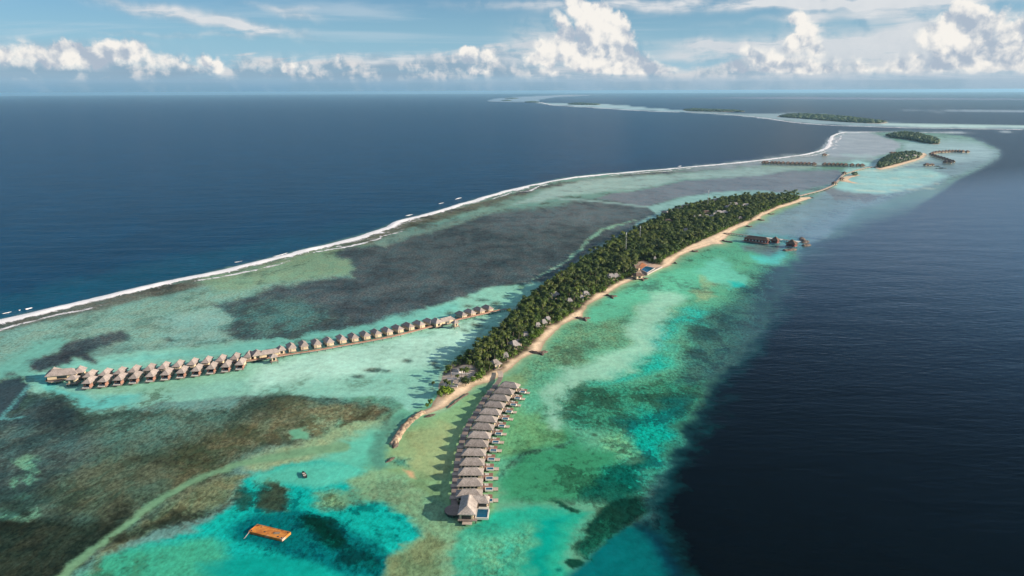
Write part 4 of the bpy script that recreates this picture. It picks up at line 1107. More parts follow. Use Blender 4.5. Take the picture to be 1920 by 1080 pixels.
# ------------------------------------------------------------------ heaps of rock
def heap(lines, w, h, mat, name, label, cat='breakwater', group=None, seed=0, parent=None):
    V_, F_ = [], []
    base = 0
    for ln_ in lines:
        P = np.array([gp(*p)[:2] for p in smooth_line(ln_, 4)])
        seg = np.r_[0, np.cumsum(np.linalg.norm(np.diff(P, axis=0), axis=1))]
        m = max(5, int(seg[-1]/1.0)); s = np.linspace(0, seg[-1], m)
        X_ = np.interp(s, seg, P[:, 0]); Y_ = np.interp(s, seg, P[:, 1])
        tx = np.gradient(X_); ty = np.gradient(Y_); L_ = np.hypot(tx, ty)+1e-9
        K = 9
        for i in range(m):
            e = min(1, (min(i, m-1-i)+0.35)/2.2)
            for j in range(K):
                q = -1+2*j/(K-1)
                a = 1+0.5*(vnoise(np.array([s[i]/1.6+seed]), np.array([q*2.5+seed*3]))[0]-0.5)*2
                hw = w/2*e*(0.8+0.5*vnoise(np.array([s[i]/3+seed]), np.array([1.5]))[0])
                z = h*e*max(0, 1-q*q)**0.6*a-0.4*abs(q)**4
                V_.append((X_[i]-ty[i]/L_[i]*q*hw, Y_[i]+tx[i]/L_[i]*q*hw, z-0.05))
        for i in range(m-1):
            for j in range(K-1):
                a_ = base+i*K+j
                F_.append((a_, a_+1, a_+K+1, a_+K))
        base = len(V_)
    me_ = np_mesh(name, np.array(V_), np.array(F_)[:, ::-1], mat, False)
    o = link_mesh(name, me_, parent)
    return tag(o, label, cat, group) if parent is None else o

GR = 'rock groynes along the east beach'
T3 = [
 ([[(991,659.5),(1000,661.5),(1009,662.5),(1018,661.5),(1028,659.5)], [(1014,661),(1017,667)]], 'T-shaped rock groyne nearest the villa jetty'),
 ([[(1078,595.5),(1090,597.5),(1108,596.5)], [(1094,597),(1099,603)]], 'T-shaped rock groyne on the middle beach, second from the villa jetty'),
 ([[(1135,553),(1146,556),(1158,555.5)], [(1146,556),(1149,560.5)]], 'T-shaped rock groyne where the beach narrows to a point'),
 ([[(1203,521),(1209,523),(1216,523)], [(1204,523),(1206,527)]], 'small forked rock groyne just below the blue swimming pool'),
 ([[(1262,493),(1270,495)]], 'short rock groyne north of the swimming pool'),
 ([[(1297,470.5),(1302,472.5),(1309,471)]], 'short bent rock groyne halfway along the upper beach'),
 ([[(1353,451),(1361,453),(1374,455.5)]], 'long low rock groyne beside the sandy bulge of the beach'),
 ([[(1399,423.5),(1405,425.5),(1411,424.5)]], 'rock groyne just north of the pier root'),
 ([[(1421,411.5),(1427,413.5),(1434,413)]], 'second rock groyne north of the pier root'),
 ([[(1439,401),(1446,402),(1452,401)]], 'third rock groyne north of the pier root'),
 ([[(1496,381.5),(1503,382)]], 'small rock groyne near the northern tip of the island'),
 ([[(1521,370.5),(1526,371.5)]], 'rock pile at the very northern tip of the beach'),
]
for i, (ls, lb) in enumerate(T3):
    heap(ls, 3.4, 1.3, MT['rock'], 'rock_groyne', lb, 'groyne', GR, seed=i*1.37)
for i, (ls, lb) in enumerate([
 ([[(1503,446),(1505,450),(1509,453)]], 'north breakwater of three off the end of the pier'),
 ([[(1506,456),(1512,453.5),(1518,453.5)]], 'middle breakwater of three off the end of the pier'),
 ([[(1504,461.5),(1511,460.5),(1518,459)]], 'south breakwater of three off the end of the pier'),
 ([[(1467,470),(1478,469.5),(1493,467.5)]], 'long low breakwater below the outermost pier hut')]):
    heap(ls, 7, 1.6, MT['rock'], 'breakwater', lb, 'breakwater', 'breakwaters off the pier', seed=20+i)
# rubble at the southern spit
heap([[(736,836),(742,826),(748,815),(757,802),(770,789),(784,778),(797,772)]], 5.0, 1.4, MT['rock_pale'], 'rock_ridge', 'curved ridge of pale rubble forming the southern tip of the island', 'rock ridge', seed=3)
heap([[(744,828),(741,836),(737,841)]], 3.5, 1.2, MT['rock'], 'rock_pile', 'brown rock pile at the tip of the curved rubble ridge', 'rock pile', seed=4)
heap([[(795,783),(806,780),(817,776)]], 3.0, 0.8, MT['rock'], 'rock_ledge', 'low dark ledge of beach rock beside the sandy southern neck', 'rock', seed=5)
heap([[(838,766),(850,757),(866,745),(880,737)]], 2.2, 0.7, MT['rock'], 'rock_ledge', 'line of beach rock at the water edge below the green bushes', 'rock', seed=6)
heap([[(723,868),(731,863),(741,857)]], 2.6, 0.7, MT['rock'], 'rock_shoal', 'brown shoal of rock breaking the water south of the rubble ridge', 'rock', seed=7)

# ------------------------------------------------------------------ buildings
def local(c, rz):
    """returns a function from local metres to world"""
    co, si = math.cos(rz), math.sin(rz)
    return lambda x, y, z=0: (c[0]+x*co-y*si, c[1]+x*si+y*co, z)

def part_mesh(name, fn, mat):
    mb = MB(); fn(mb); return mb.mesh(name, mat)

class Kit:
    """a thing: an Empty with part meshes that its copies share"""
    def __init__(s, name, label, cat, group=None):
        s.root = empty(name, label=label, cat=cat, group=group)
    def part(s, name, fn, mat, parent=None, label=None):
        o = link_mesh(name, part_mesh(name, fn, MT[mat]), parent or s.root)
        if label: o['label'] = label
        return o

def place(root, first, loc, rz, label, group=None):
    r = root if first else copy_tree(root, None, label, group)
    r['label'] = label
    if group: r['group'] = group
    r.location = loc
    r.rotation_euler = (0, 0, rz)
    return r

# villa A: long roof across the jetty, timber sun deck and plunge pool at the seaward end (+x)
def villa_a():
    k = Kit('overwater_villa', 'x', 'villa')
    for x in (-5.0, -1.7, 1.7, 5.0):
        for y in (-3.0, 3.0):
            k.part('stilt', lambda m, x=x, y=y: m.cyl((x, y), 0.22, -1.2, 1.6, 6), 'pile')
    k.part('platform', lambda m: m.box((0, 0, 1.75), (12.2, 6.6, 0.3)), 'timber')
    w = k.part('wall', lambda m: m.box((-0.3, 0, 3.2), (10.6, 5.6, 2.6)), 'wall')
    for x in (-4.2, -2.4, -0.6, 1.2, 3.0):
        k.part('window', lambda m, x=x: m.box((x, -2.83, 3.2), (1.1, 0.08, 1.2)), 'glass', w)
    k.part('glass_door', lambda m: m.box((4.95, 0, 3.1), (0.1, 3.6, 2.2)), 'glass', w)
    rf = k.part('roof', lambda m: m.hip(0, 0, 12.2, 7.0, 4.35, 2.9, 6.2, 'x', thick=0.3), 'thatch')
    k.part('ridge_cap', lambda m: m.box((0, 0, 7.6), (6.5, 0.4, 0.2)), 'ridge', rf)
    k.part('sun_deck', lambda m: m.box((8.3, 0.6, 1.3), (4.4, 6.2, 0.22)), 'timber_red')
    p = k.part('plunge_pool', lambda m: (m.box((8.9, -0.9, 1.55), (3.7, 0.35, 0.9)), m.box((8.9, -3.35, 1.55), (3.7, 0.35, 0.9)), m.box((7.2, -2.12, 1.55), (0.35, 2.2, 0.9)), m.box((10.6, -2.12, 1.55), (0.35, 2.2, 0.9)), m.box((8.9, -2.12, 1.2), (3.1, 2.1, 0.2))), 'rim')
    k.part('pool_water', lambda m: m.box((8.9, -2.12, 1.6), (3.04, 2.06, 0.5)), 'pool', p)
    k.part('lower_deck', lambda m: m.box((12.0, -0.8, 0.8), (2.2, 3.0, 0.18)), 'timber_light')
    k.part('stilt', lambda m: m.cyl((10.2, 2.6), 0.2, -1.2, 1.2, 6), 'pile')
    k.part('stilt', lambda m: m.cyl((12.6, -1.8), 0.16, -1.2, 0.75, 6), 'pile')
    k.part('sunbed', lambda m: (m.box((7.6, 1.6, 1.6), (1.9, 0.65, 0.25)), m.box((6.9, 1.6, 1.85), (0.6, 0.65, 0.35))), 'rim')
    k.part('sunbed', lambda m: (m.box((7.6, 2.7, 1.6), (1.9, 0.65, 0.25)), m.box((6.9, 2.7, 1.85), (0.6, 0.65, 0.35))), 'rim')
    k.part('gangway', lambda m: m.box((-7.6, 0.4, 1.72), (2.8, 2.0, 0.2)), 'timber_light')
    return k.root

# roof boxes read from the photograph: (x0, x1, y0, y1)
ROWA = [(938.8,973,711,723),(928.6,962.9,723.4,733.5),(920,954,735,746),(910.5,945,747.4,759),(902.6,937.5,760,773),(894.7,930,773.4,786.5),(887.3,923.5,787,801.7),
        (880.6,917.6,802.5,817),(874.8,912.8,817.8,833),(869.6,908,834,850),(866,905,851.6,868),(862.7,903,869.6,886),(860.7,901.5,888.6,906.7),(859,900.4,909,928)]
ca_ = [gp((a+b)/2, (c+d)/2+0.8, 5.4) for a, b, c, d in ROWA]
va = villa_a()
ordn = ['first', 'second', 'third', 'fourth', 'fifth', 'sixth', 'seventh', 'eighth', 'ninth', 'tenth', 'eleventh', 'twelfth', 'thirteenth', 'fourteenth', 'fifteenth', 'sixteenth', 'seventeenth', 'eighteenth', 'nineteenth', 'twentieth', 'twenty-first', 'twenty-second', 'twenty-third']
GA = 'pool villas on the near curved jetty'
for i, c in enumerate(ca_):
    a = ca_[max(i-1, 0)]; b = ca_[min(i+1, len(ca_)-1)]
    t = b-a
    rz = math.atan2(t[1], t[0])+math.pi/2
    if i == 0:
        lb = 'thatched pool villa at the shore end of the near curved jetty'
    elif i == len(ca_)-1:
        lb = 'thatched pool villa next to the big L-roofed villa at the jetty end'
    else:
        lb = '%s thatched pool villa from the shore on the near curved jetty' % ordn[i]
    o_ = place(va, i == 0, (c[0], c[1], 0), rz, lb, GA)
    o_.scale = (1.0, 0.97, 0.80)
    if i == 0:
        va.location = (c[0], c[1], 0)

# jetty of the near row
JA = [(936,696),(939,703),(936,713),(928,723.8),(918,735.6),(905,753),(892.5,775),(880,794),(869,819),(861.5,847),(856.7,877),(853.5,905),(852,935),(852,948)]
JW = [gp(x, y, 1.9)[:2] for x, y in smooth_line(JA, 4)]
jr = empty('jetty', label='curved grey boardwalk linking the near pool villas to the beach', cat='jetty')
MB().strip(JW[6:], 3.0, 1.62, 1.86).build('boardwalk', MT['timber'], jr)
MB().strip(JW[:7], 3.2, 1.85, 2.1).build('arched_bridge', MT['timber_light'], jr)
for i, p in enumerate(JW):
    if i % 2 == 0 and i > 4:
        MB().cyl(p, 0.24, -1.2, 1.62, 6).build('pile', MT['pile'], jr)
for i in range(14):
    c = ca_[i]
    j = min(JW, key=lambda q: (q[0]-c[0])**2+(q[1]-c[1])**2)
    t = ca_[min(i+1, 13)]-ca_[max(i-1, 0)]
    rz = math.atan2(t[1], t[0])+math.pi/2
    q = local(j, rz)(-0.2, 1.2)
    MB().box((0, 0, 0), (3.6, 2.6, 0.14)).build('landing', MT['timber_light'], jr, (q[0], q[1], 1.97), rz)
rd = gp(852, 955.5, 1.9)
dk = empty('round_deck', (rd[0], rd[1], 0), label='round grey timber deck at the outer end of the near jetty', cat='deck')
MB().cyl((0, 0), 4.3, 1.6, 1.9, 28).build('deck_top', MT['timber'], dk)
MB().cyl((0, 0), 4.45, 1.42, 1.6, 28).build('edge_beam', MT['pile'], dk)
for i in range(8):
    a = i*math.pi/4
    MB().cyl((3.6*math.cos(a), 3.6*math.sin(a)), 0.22, -1.2, 1.42, 6).build('stilt', MT['pile'], dk)
MB().box((5.6, -1.6, 1.78), (3.2, 1.8, 0.2), -0.35).build('gangway', MT['timber'], dk)
MB().box((5.6, 5.2, 1.78), (6.0, 1.0, 0.2), 0.0).build('gangway', MT['timber'], dk)

# the big villa at the end: L-shaped roof round a pool
ec = gp(886, 952, 3.0)
ev = empty('overwater_villa', (ec[0], ec[1], 0), math.radians(-3), label='large L-roofed villa with big pool at the outer end of the near jetty', cat='villa', group=GA)
ev.scale = (0.9, 0.86, 0.85)
def evp(nm, mt, fn, par=None):
    m = MB(); fn(m); return m.build(nm, MT[mt], par or ev)
evp('platform', 'timber', lambda m: (m.box((-1.6, 0, 1.75), (9.2, 19.0, 0.3)), m.box((5.4, 5.2, 1.75), (4.8, 8.0, 0.3))))
w_ = evp('wall', 'wall', lambda m: (m.box((-2.2, -0.2, 3.3), (6.4, 16.0, 2.8)), m.box((3.9, 6.0, 3.3), (5.8, 5.0, 2.8))))
evp('glass_door', 'glass', lambda m: m.box((-2.2, -8.25, 3.1), (4.6, 0.1, 2.0)), w_)
evp('glass_door', 'glass', lambda m: m.box((1.05, -1.5, 3.1), (0.1, 8.0, 2.0)), w_)
evp('glass_door', 'glass', lambda m: m.box((4.6, 3.45, 3.1), (4.0, 0.1, 2.0)), w_)
rf = evp('roof', 'thatch', lambda m: (m.hip(-2.0, 0, 8.6, 18.0, 4.7, 3.1, 10.4, 'y', thick=0.35)))
r2 = evp('roof', 'thatch', lambda m: (m.hip(2.8, 5.6, 10.0, 6.8, 4.62, 2.4, 6.0, 'x', thick=0.33)))
evp('ridge_cap', 'ridge', lambda m: m.box((-2.0, 0, 8.2), (0.45, 10.8, 0.22)), rf)
p_ = evp('plunge_pool', 'rim', lambda m: (m.box((5.0, 1.4, 1.7), (6.4, 0.6, 1.1)), m.box((5.0, -6.9, 1.7), (6.4, 0.6, 1.1)), m.box((2.1, -2.75, 1.7), (0.6, 7.7, 1.1)), m.box((7.9, -2.75, 1.7), (0.6, 7.7, 1.1)), m.box((5.0, -2.75, 1.25), (5.2, 7.7, 0.2))))
evp('pool_water', 'pool', lambda m: m.box((5.0, -2.75, 1.72), (5.16, 7.66, 0.7)), p_)
evp('terrace', 'timber_light', lambda m: m.box((-1.6, -10.3, 1.2), (4.6, 3.0, 0.25)))
evp('terrace', 'rim', lambda m: m.box((5.2, 3.0, 2.0), (5.0, 2.2, 0.2)))
for x in (-5.6, -1.5, 2.4):
    for y in (-8.6, -3, 3, 8.6):
        evp('stilt', 'pile', lambda m: m.cyl((x, y), 0.24, -1.2, 1.6, 6))

# villa B: roof running away from the jetty (+y away), plain wall towards the jetty
def villa_b(front=False):
    k = Kit('overwater_villa', 'x', 'villa')
    for x in (-3.0, 3.0):
        for y in (-4.6, 0, 4.8):
            k.part('stilt', lambda m, x=x, y=y: m.cyl((x, y), 0.22, -1.2, 1.6, 6), 'pile')
    k.part('platform', lambda m: m.box((0, 0.2, 1.75), (6.6, 11.6, 0.3)), 'timber')
    if not front:
        w = k.part('wall', lambda m: m.box((0, -0.3, 3.2), (5.4, 9.8, 2.6)), 'wall')
        k.part('door', lambda m: m.box((-1.5, -5.24, 2.9), (1.0, 0.08, 1.9)), 'timber', w)
        k.part('window', lambda m: m.box((1.2, -5.24, 3.4), (1.8, 0.08, 0.8)), 'timber_light', w)
    else:
        w = k.part('wall', lambda m: m.box((0, 1.2, 3.2), (5.4, 8.0, 2.6)), 'wall')
        k.part('glass_door', lambda m: m.box((0.5, -2.84, 3.0), (4.2, 0.08, 2.1)), 'glass', w)
        k.part('screen_wall', lambda m: m.box((3.3, -4.6, 2.9), (0.2, 4.6, 2.2)), 'timber_red')
        k.part('screen_wall', lambda m: m.box((-2.3, -4.0, 3.0), (1.5, 0.2, 2.2)), 'timber_red')
        p = k.part('plunge_pool', lambda m: (m.box((0.2, -7.0, 1.9), (5.2, 0.45, 0.6)), m.box((0.2, -4.7, 1.9), (5.2, 0.45, 0.5)), m.box((-2.2, -5.85, 1.9), (0.4, 1.9, 0.5)), m.box((2.6, -5.85, 1.9), (0.4, 1.9, 0.5))), 'rim')
        k.part('pool_water', lambda m: m.box((0.2, -5.85, 1.75), (4.4, 1.84, 0.5)), 'pool', p)
        k.part('terrace', lambda m: m.box((0.3, -5.7, 1.45), (7.0, 4.2, 0.24)), 'timber')
    rf = k.part('roof', lambda m: m.hip(0, 0.6 if front else 0.2, 6.9, 12.2 if front else 12.0, 4.35, 2.5, 6.0, 'y', thick=0.3), 'thatch_b')
    k.part('ridge_cap', lambda m: m.box((0, 0.6 if front else 0.2, 7.2), (0.4, 6.3, 0.2)), 'ridge', rf)
    return k.root
MT['thatch_b'] = simple('thatch_grey_brown', (0.33, 0.28, 0.25), 0.95, 0.25, 2.2, 0.1, 0.6, (1, 1, 3), 0.12)  # grey-brown thatch, one base tone with random variation
JB = [(958,578.5),(938,580.8),(904,588.6),(860,598.8),(810,611.5),(751,627),(700,637.5),(640,648),(595,656.2),(548,663),(500,671),(460,677),(441,679.5),(388,685.5),(334,691),(280,697),(225,702.5),(165,706.5),(140,708)]
BW = [gp(x, y, 1.9)[:2] for x, y in smooth_line(JB, 3)]
jb = empty('jetty', label='long straight boardwalk carrying the west villas out over the lagoon', cat='jetty')
MB().strip(BW[3:], 2.4, 1.62, 1.86).build('boardwalk', MT['timber_light'], jb)
MB().strip(BW[:4], 2.4, 1.62, 1.86).build('boardwalk', MT['timber'], jb, )
for i, p in enumerate(BW):
    MB().cyl(p, 0.22, -1.2, 1.62, 6).build('pile', MT['pile'], jb)
MB().strip([(p[0]-0.5, p[1]-1.1) for p in BW[3:]], 0.12, 1.86, 2.7).build('railing', MT['timber_red'], jb)

def jdir(p):
    i = min(range(len(BW)), key=lambda q: (BW[q][0]-p[0])**2+(BW[q][1]-p[1])**2)
    a = BW[max(i-2, 0)]; b = BW[min(i+2, len(BW)-1)]
    t = a-b
    return math.atan2(t[1], t[0])
SGL = [(547.5,659),(570.4,655),(595,651.7),(619,647.7),(643,643),(665.5,639.6),(688,635.6),(709,631.6),(730.5,627.6),(751,623),(771.5,618.4),(791.6,614.4),(810.5,610.4),(870.6,596.5),(887,592.3),(904,588.2),(920,584.6)]
vb = villa_b(False)
GB = 'villas along the north side of the west jetty'
for i, (x, y) in enumerate(SGL):
    w = gp(x+1.5, y, 1.9); rz = jdir(w)
    c = local(w, rz)(0, 5.4)
    lb = 'pyramid-roofed villa %s' % (['just past the middle pavilion on the west jetty'][0] if i == 0 else
         ('fourth from the island on the west jetty' if i == 13 else ('third from the island on the west jetty' if i == 14 else ('second from the island on the west jetty' if i == 15 else
         ('closest to the island on the west jetty' if i == 16 else '%s east of the middle pavilion on the west jetty' % ordn[i])))))
    place(vb, i == 0, (c[0], c[1], 0), rz, lb, GB)
BACK = [(466,661),(441,664.5),(414.4,668),(388,671),(361.6,674.5),(334.5,678),(308,681.5),(280.5,685),(252,688),(225.5,691.5),(198,694),(169.4,697)]
for i, (x, y) in enumerate(BACK):
    w = gp(x, y, 5.8); rz = jdir(w)*0.25
    place(vb, False, (w[0], w[1], 0), rz, 'cream-walled villa, %s west of the halfway pavilion, back line of the double row' % ordn[i], 'north side of the double villa row')
vf = villa_b(True)
FRONT = [(451,677),(425,681),(397.5,684.5),(369.7,688.5),(342,692),(312.9,695.5),(285,698.5),(254,702),(225.5,705),(197,708),(168,711)]
for i, (x, y) in enumerate(FRONT):
    w = gp(x, y, 5.0); rz = jdir(w)*0.25
    place(vf, i == 0, (w[0], w[1], 0), rz, 'villa with open pool terrace, %s from the east in the front line' % ordn[i], 'south side of the double villa row')

def pavilion(px, py, z, rz, blocks, label, cat='pavilion', name='pavilion', roof='thatch_b', wall='wall', stilts=True, base=1.75, group=None):
    """blocks: (x, y, w, d, ridge, along, roof height)"""
    w = gp(px, py, z)
    r = empty(name, (w[0], w[1], 0), rz, label, cat, group)
    for (x, y, bw, bd, rg, al, rh) in blocks:
        MB().box((x, y, base), (bw, bd, 0.3)).build('platform', MT['timber'], r)
        wl = MB().box((x, y, base+1.5), (bw-2.2, bd-2.2, 2.7)).build('wall', MT[wall], r)
        MB().box((x, y-(bd-2.2)/2-0.03, base+1.3), (max(1.0, bw*0.3), 0.1, 1.7)).build('door', MT['glass'], wl)
        rf_ = MB().hip(x, y, bw, bd, base+2.75, rh, rg, al, thick=0.3).build('roof', MT[roof], r)
        cap = (rg+0.4, 0.45, 0.2) if al == 'x' else (0.45, rg+0.4, 0.2)
        MB().box((x, y, base+2.75+0.3+rh+0.02), cap).build('ridge_cap', MT['ridge'], rf_)
        if stilts:
            for sx in (-0.42, 0.42):
                for sy in (-0.4, 0.4):
                    MB().cyl((x+sx*bw, y+sy*bd), 0.22, -1.2, base-0.15, 6).build('stilt', MT['pile'], r)
    return r
rzb = jdir(gp(120, 705))
pv = pavilion(120, 698, 5.5, rzb+0.12, [(-1, 1, 19, 8.5, 11, 'x', 2.8), (-7, 5, 8, 9, 3, 'y', 2.7), (8.5, 3, 6.5, 9, 4, 'y', 2.7)], 'large L-roofed pavilion at the outer western end of the west jetty')
q_ = gp(104, 711, 1.9)
d2 = empty('round_deck', (q_[0], q_[1], 0), label='rounded timber deck in front of the outermost west pavilion', cat='deck')
MB().cyl((0, 0), 5.6, 1.6, 1.9, 24, sy=0.85).build('deck_top', MT['timber'], d2)
MB().cyl((0, 0), 5.7, 1.42, 1.6, 24, sy=0.85).build('edge_beam', MT['wall'], d2)
for i in range(6):
    MB().cyl((4.8*math.cos(i*1.047), 4.0*math.sin(i*1.047)), 0.2, -1.2, 1.42, 6).build('stilt', MT['pile'], d2)
pavilion(137, 710, 4.2, rzb, [(0, 0, 6.5, 6.5, 0.6, 'x', 2.0)], 'small hut beside the rounded deck at the outer end of the west jetty')
r5 = jdir(gp(505, 668))
pavilion(503, 662.5, 4.8, r5, [(1, 2, 14, 6.5, 9, 'x', 2.0), (-7, 3.5, 7.5, 9, 3.5, 'y', 2.7), (9.5, 5, 6, 7.5, 3, 'y', 2.4)], 'U-shaped pavilion halfway along the west jetty where the double row starts')
pavilion(513, 670.5, 3.8, r5, [(0, 0, 5.2, 5.2, 0.5, 'x', 1.8)], 'small square hut in front of the halfway pavilion on the west jetty')
r6 = jdir(gp(835, 606))
pavilion(834, 601, 4.8, r6, [(2, 1.5, 14, 6.5, 10, 'x', 1.8), (-6.5, 2.5, 7.5, 9.5, 3.5, 'y', 2.8)], 'long low pavilion on the west jetty, fourth building group from the island')
pavilion(853.5, 606.5, 3.8, r6, [(0, 0, 5.4, 5.4, 0.5, 'x', 1.8)], 'small square hut on the lagoon side of the eastern jetty pavilion')

for o_ in list(COL.objects):
    if o_.name.startswith('overwater_villa') and o_.get('group') in (GB, 'north side of the double villa row', 'south side of the double villa row'):
        o_.scale = (0.86 if o_.get('group') == GB else 0.80, 0.93, 0.90)
# villas on the far side of the island
BK = [(1246.7,396.3),(1257.8,393.5),(1267.5,390.5),(1275.8,388),(1284,385.2),(1292,383),(1300,381.3),(1309,379.2),(1317,377.9),(1325,376.2),(1333,374.8),(1340,373.8),(1346.7,372.7),(1353,371.7),(1360.5,370.2)]
bw_ = [gp(x, y, 5.5) for x, y in BK]
dk_ = MT['thatch_b']; 
for i, w in enumerate(bw_):
    a = bw_[max(i-1, 0)]; b = bw_[min(i+1, len(bw_)-1)]
    t = b-a; rz = math.atan2(t[1], t[0])
    lb = '%s grey-roofed villa from the south on the island west shore' % ordn[i].capitalize()
    place(vb, False, (w[0], w[1], 0.2), rz, lb[0].lower()+lb[1:], 'grey villas on the island west shore')
q0 = [w[:2] for w in bw_]
jx = empty('jetty', label='boardwalk behind the trees linking the grey west shore villas', cat='jetty')
tt = (bw_[-1]-bw_[0])[:2]; tt = tt/np.linalg.norm(tt); nn_ = np.array([tt[1], -tt[0]])
MB().strip([q+nn_*8.0 for q in q0], 2.2, 1.62, 1.86).build('boardwalk', MT['timber'], jx)

# the distant resort: villas on the reef
def small_villa():
    k = Kit('overwater_villa', 'x', 'villa')
    k.part('platform', lambda m: m.box((0, 0, 1.75), (12, 9.5, 0.35)), 'timber')
    k.part('wall', lambda m: m.box((0, 0, 3.3), (8.6, 6.6, 2.8)), 'wall')
    k.part('roof', lambda m: m.hip(0, 0, 12.5, 10, 4.6, 4.4, 3, 'x', thick=0.4), 'thatch_brown')
    k.part('stilt', lambda m: m.cyl((-4, -3), 0.3, -1.2, 1.6, 5), 'pile')
    k.part('stilt', lambda m: m.cyl((4, -3), 0.3, -1.2, 1.6, 5), 'pile')
    return k.root
vs = small_villa(); first = True
rowx = [130,152,190,214,240,272,310,345,378,408,436,466,505,585,618,650,682,712,742,790,835,866]
for i, x in enumerate(rowx):
    px_ = 1400+x/4.0; py_ = 305.6+(px_-1432)/184*5.2
    w = gp(px_, py_, 4)
    place(vs, first, (w[0], w[1], 0), 0.05, '%s dark-roofed villa from the west on the long straight jetty across the reef' % ordn[i], 'straight far villa row')
    first = False
cu = [(1385,234),(1402,226),(1422,221),(1445,218),(1470,217.5),(1495,215.5),(1520,214),(1545,213.5),(1570,213.5),(1595,214),(1620,215),(1655,217.5)]
cl_ = [(1395,243),(1415,250),(1436,257),(1458,263),(1480,269),(1502,277),(1524,285),(1545,291),(1520,298),(1488,295)]
for i, (x, y) in enumerate(cu):
    w = gp(1400+x/4, 230+y/4+0.7, 4)
    place(vs, False, (w[0], w[1], 0), 0.3, '%s villa from the islet on the upper arm of the far curved jetty' % ordn[i], 'upper arm of the far curved villa row')
for i, (x, y) in enumerate(cl_):
    w = gp(1400+x/4, 230+y/4+0.7, 4)
    place(vs, False, (w[0], w[1], 0), -0.6, '%s villa from the islet on the lower arm of the far curved jetty' % ordn[i], 'lower arm of the far curved villa row')
def jet(pts, w, label, mat='timber', name='jetty'):
    o = MB().strip([gp(x, y, 1.9)[:2] for x, y in smooth_line(pts, 4)], w, 1.3, 1.9).build(name, MT[mat])
    return tag(o, label, 'jetty')
jet([(1430,307.2),(1480,308.2),(1560,310.2),(1618,312.2),(1630,312.8)], 3.5, 'straight boardwalk under the long far row of dark villas')
jet([(1400+x/4, 231.8+y/4) for x, y in cu], 3.5, 'boardwalk of the upper arm of the far curved villa row')
jet([(1400+x/4, 231.8+y/4) for x, y in cl_[:8]], 3.5, 'boardwalk of the lower arm of the far curved villa row')
pavilion(1546, 291.3, 3, 0.1, [(0, 0, 13, 9, 5, 'x', 3.6)], 'lone dark-roofed pavilion standing in the reef behind the far villas', roof='thatch_brown')
pavilion(1674, 287.5, 3, 0.2, [(-4, 0, 11, 9, 3, 'x', 3.2), (8, 2, 9, 8, 2, 'x', 2.8)], 'dark two-roofed overwater pavilion behind the far resort islet', roof='thatch_brown')
pavilion(1738, 310, 3, 0.1, [(0, 0, 15, 11, 5, 'x', 3.6), (14, 2, 11, 7, 4, 'x', 2.4)], 'overwater pavilion on the lagoon side of the far resort islet', roof='thatch_brown')
# causeway to the resort islet
CAU = [(1498,367),(1520,361.5),(1540,356.2),(1555,350.3),(1564,345.8),(1570,340),(1575,334),(1583,326.5),(1600,320.8),(1615,316.4),(1627,313.6),(1642,312.2)]
cw = empty('causeway', label='long curving wooden footbridge from the main island to the resort islet', cat='footbridge')
MB().strip([gp(x, y, 2.2)[:2] for x, y in smooth_line(CAU, 4)], 4.2, 1.5, 2.2).build('deck', MT['timber_light'], cw)
pts_ = [gp(x, y, 2.2)[:2] for x, y in smooth_line(CAU, 5)]
for p in pts_[::2]:
    MB().box((p[0], p[1], 0.4), (4.2, 0.4, 2.2)).build('pier_bent', MT['pile'], cw)
pavilion(1564, 345, 3, 0.4, [(0, 0, 9, 9, 1, 'x', 3.4)], 'small shelter on the southern bend of the footbridge', roof='thatch_brown')
pavilion(1583, 325.8, 3, 0.4, [(0, 0, 9, 9, 1, 'x', 3.4)], 'small shelter on the northern bend of the footbridge', roof='thatch_brown')
pavilion(1578, 336.8, 2, 0.2, [(0, 0, 9, 7, 2, 'x', 3.0)], 'little beach hut on the sand spit beside the footbridge', roof='thatch_brown', stilts=False, base=0.9)
for k_, (x, y, w, l) in enumerate([(1697,294,16,'low pale building among the trees of the resort islet'), (1714,293.5,12,'pale building near the beach end of the resort islet'), (1686,299.5,18,'long low building in the middle of the resort islet')]):
    pavilion(x, y, 5, 0.3*k_, [(0, 0, w, 10, w*0.5, 'x', 2.5)], l, 'building', 'bungalow', 'thatch_new', stilts=False, base=4.5)

# ------------------------------------------------------------------ the pier on the east side
PJ = [(1357,436.2),(1372,437.6),(1409,442),(1436,445.4),(1462,448),(1489,451.6)]
pj = empty('pier', label='long thin pier running east from the beach to the overwater restaurants', cat='pier')
PWp = [gp(x, y, 2)[:2] for x, y in PJ]
MB().strip(PWp, 3.6, 1.6, 1.95).build('boardwalk', MT['timber'], pj)
dd = smooth_line([(p[0], p[1]) for p in PWp], 7)
for p in dd:
    MB().cyl(p, 0.25, -1.2, 1.7, 6).build('pile', MT['pile'], pj)
tv = PWp[2]-PWp[1]; prz = math.atan2(tv[1], tv[0])
pv = pavilion(1420, 448.2, 4.5, prz, [(0, 0, 31, 11, 21, 'x', 3.2)], 'large dark-roofed restaurant with red-brown walls halfway along the pier', 'restaurant', roof='thatch_brown', wall='wall_red')
MB().box((0, -6.8, 1.6), (33, 2.6, 0.3)).build('veranda', MT['timber_red'], pv)
wl = [c for c in pv.children if c.name.startswith('wall')][0]
for i in range(7):
    MB().box((-12+i*4, -4.46, 3.1), (1.6, 0.1, 1.5)).build('window', MT['rim'], wl)
pavilion(1453.5, 451.2, 4, prz, [(0, 0, 9.5, 9.5, 1, 'x', 4.2)], 'dark pyramid-roofed hut east of the restaurant on the pier', roof='thatch_brown', wall='wall_red')
pavilion(1484.5, 457.3, 4, prz, [(0, 0, 12, 11, 1, 'x', 4.6)], 'dark pyramid-roofed hut at the outer end of the pier', roof='thatch_brown', wall='wall_red')
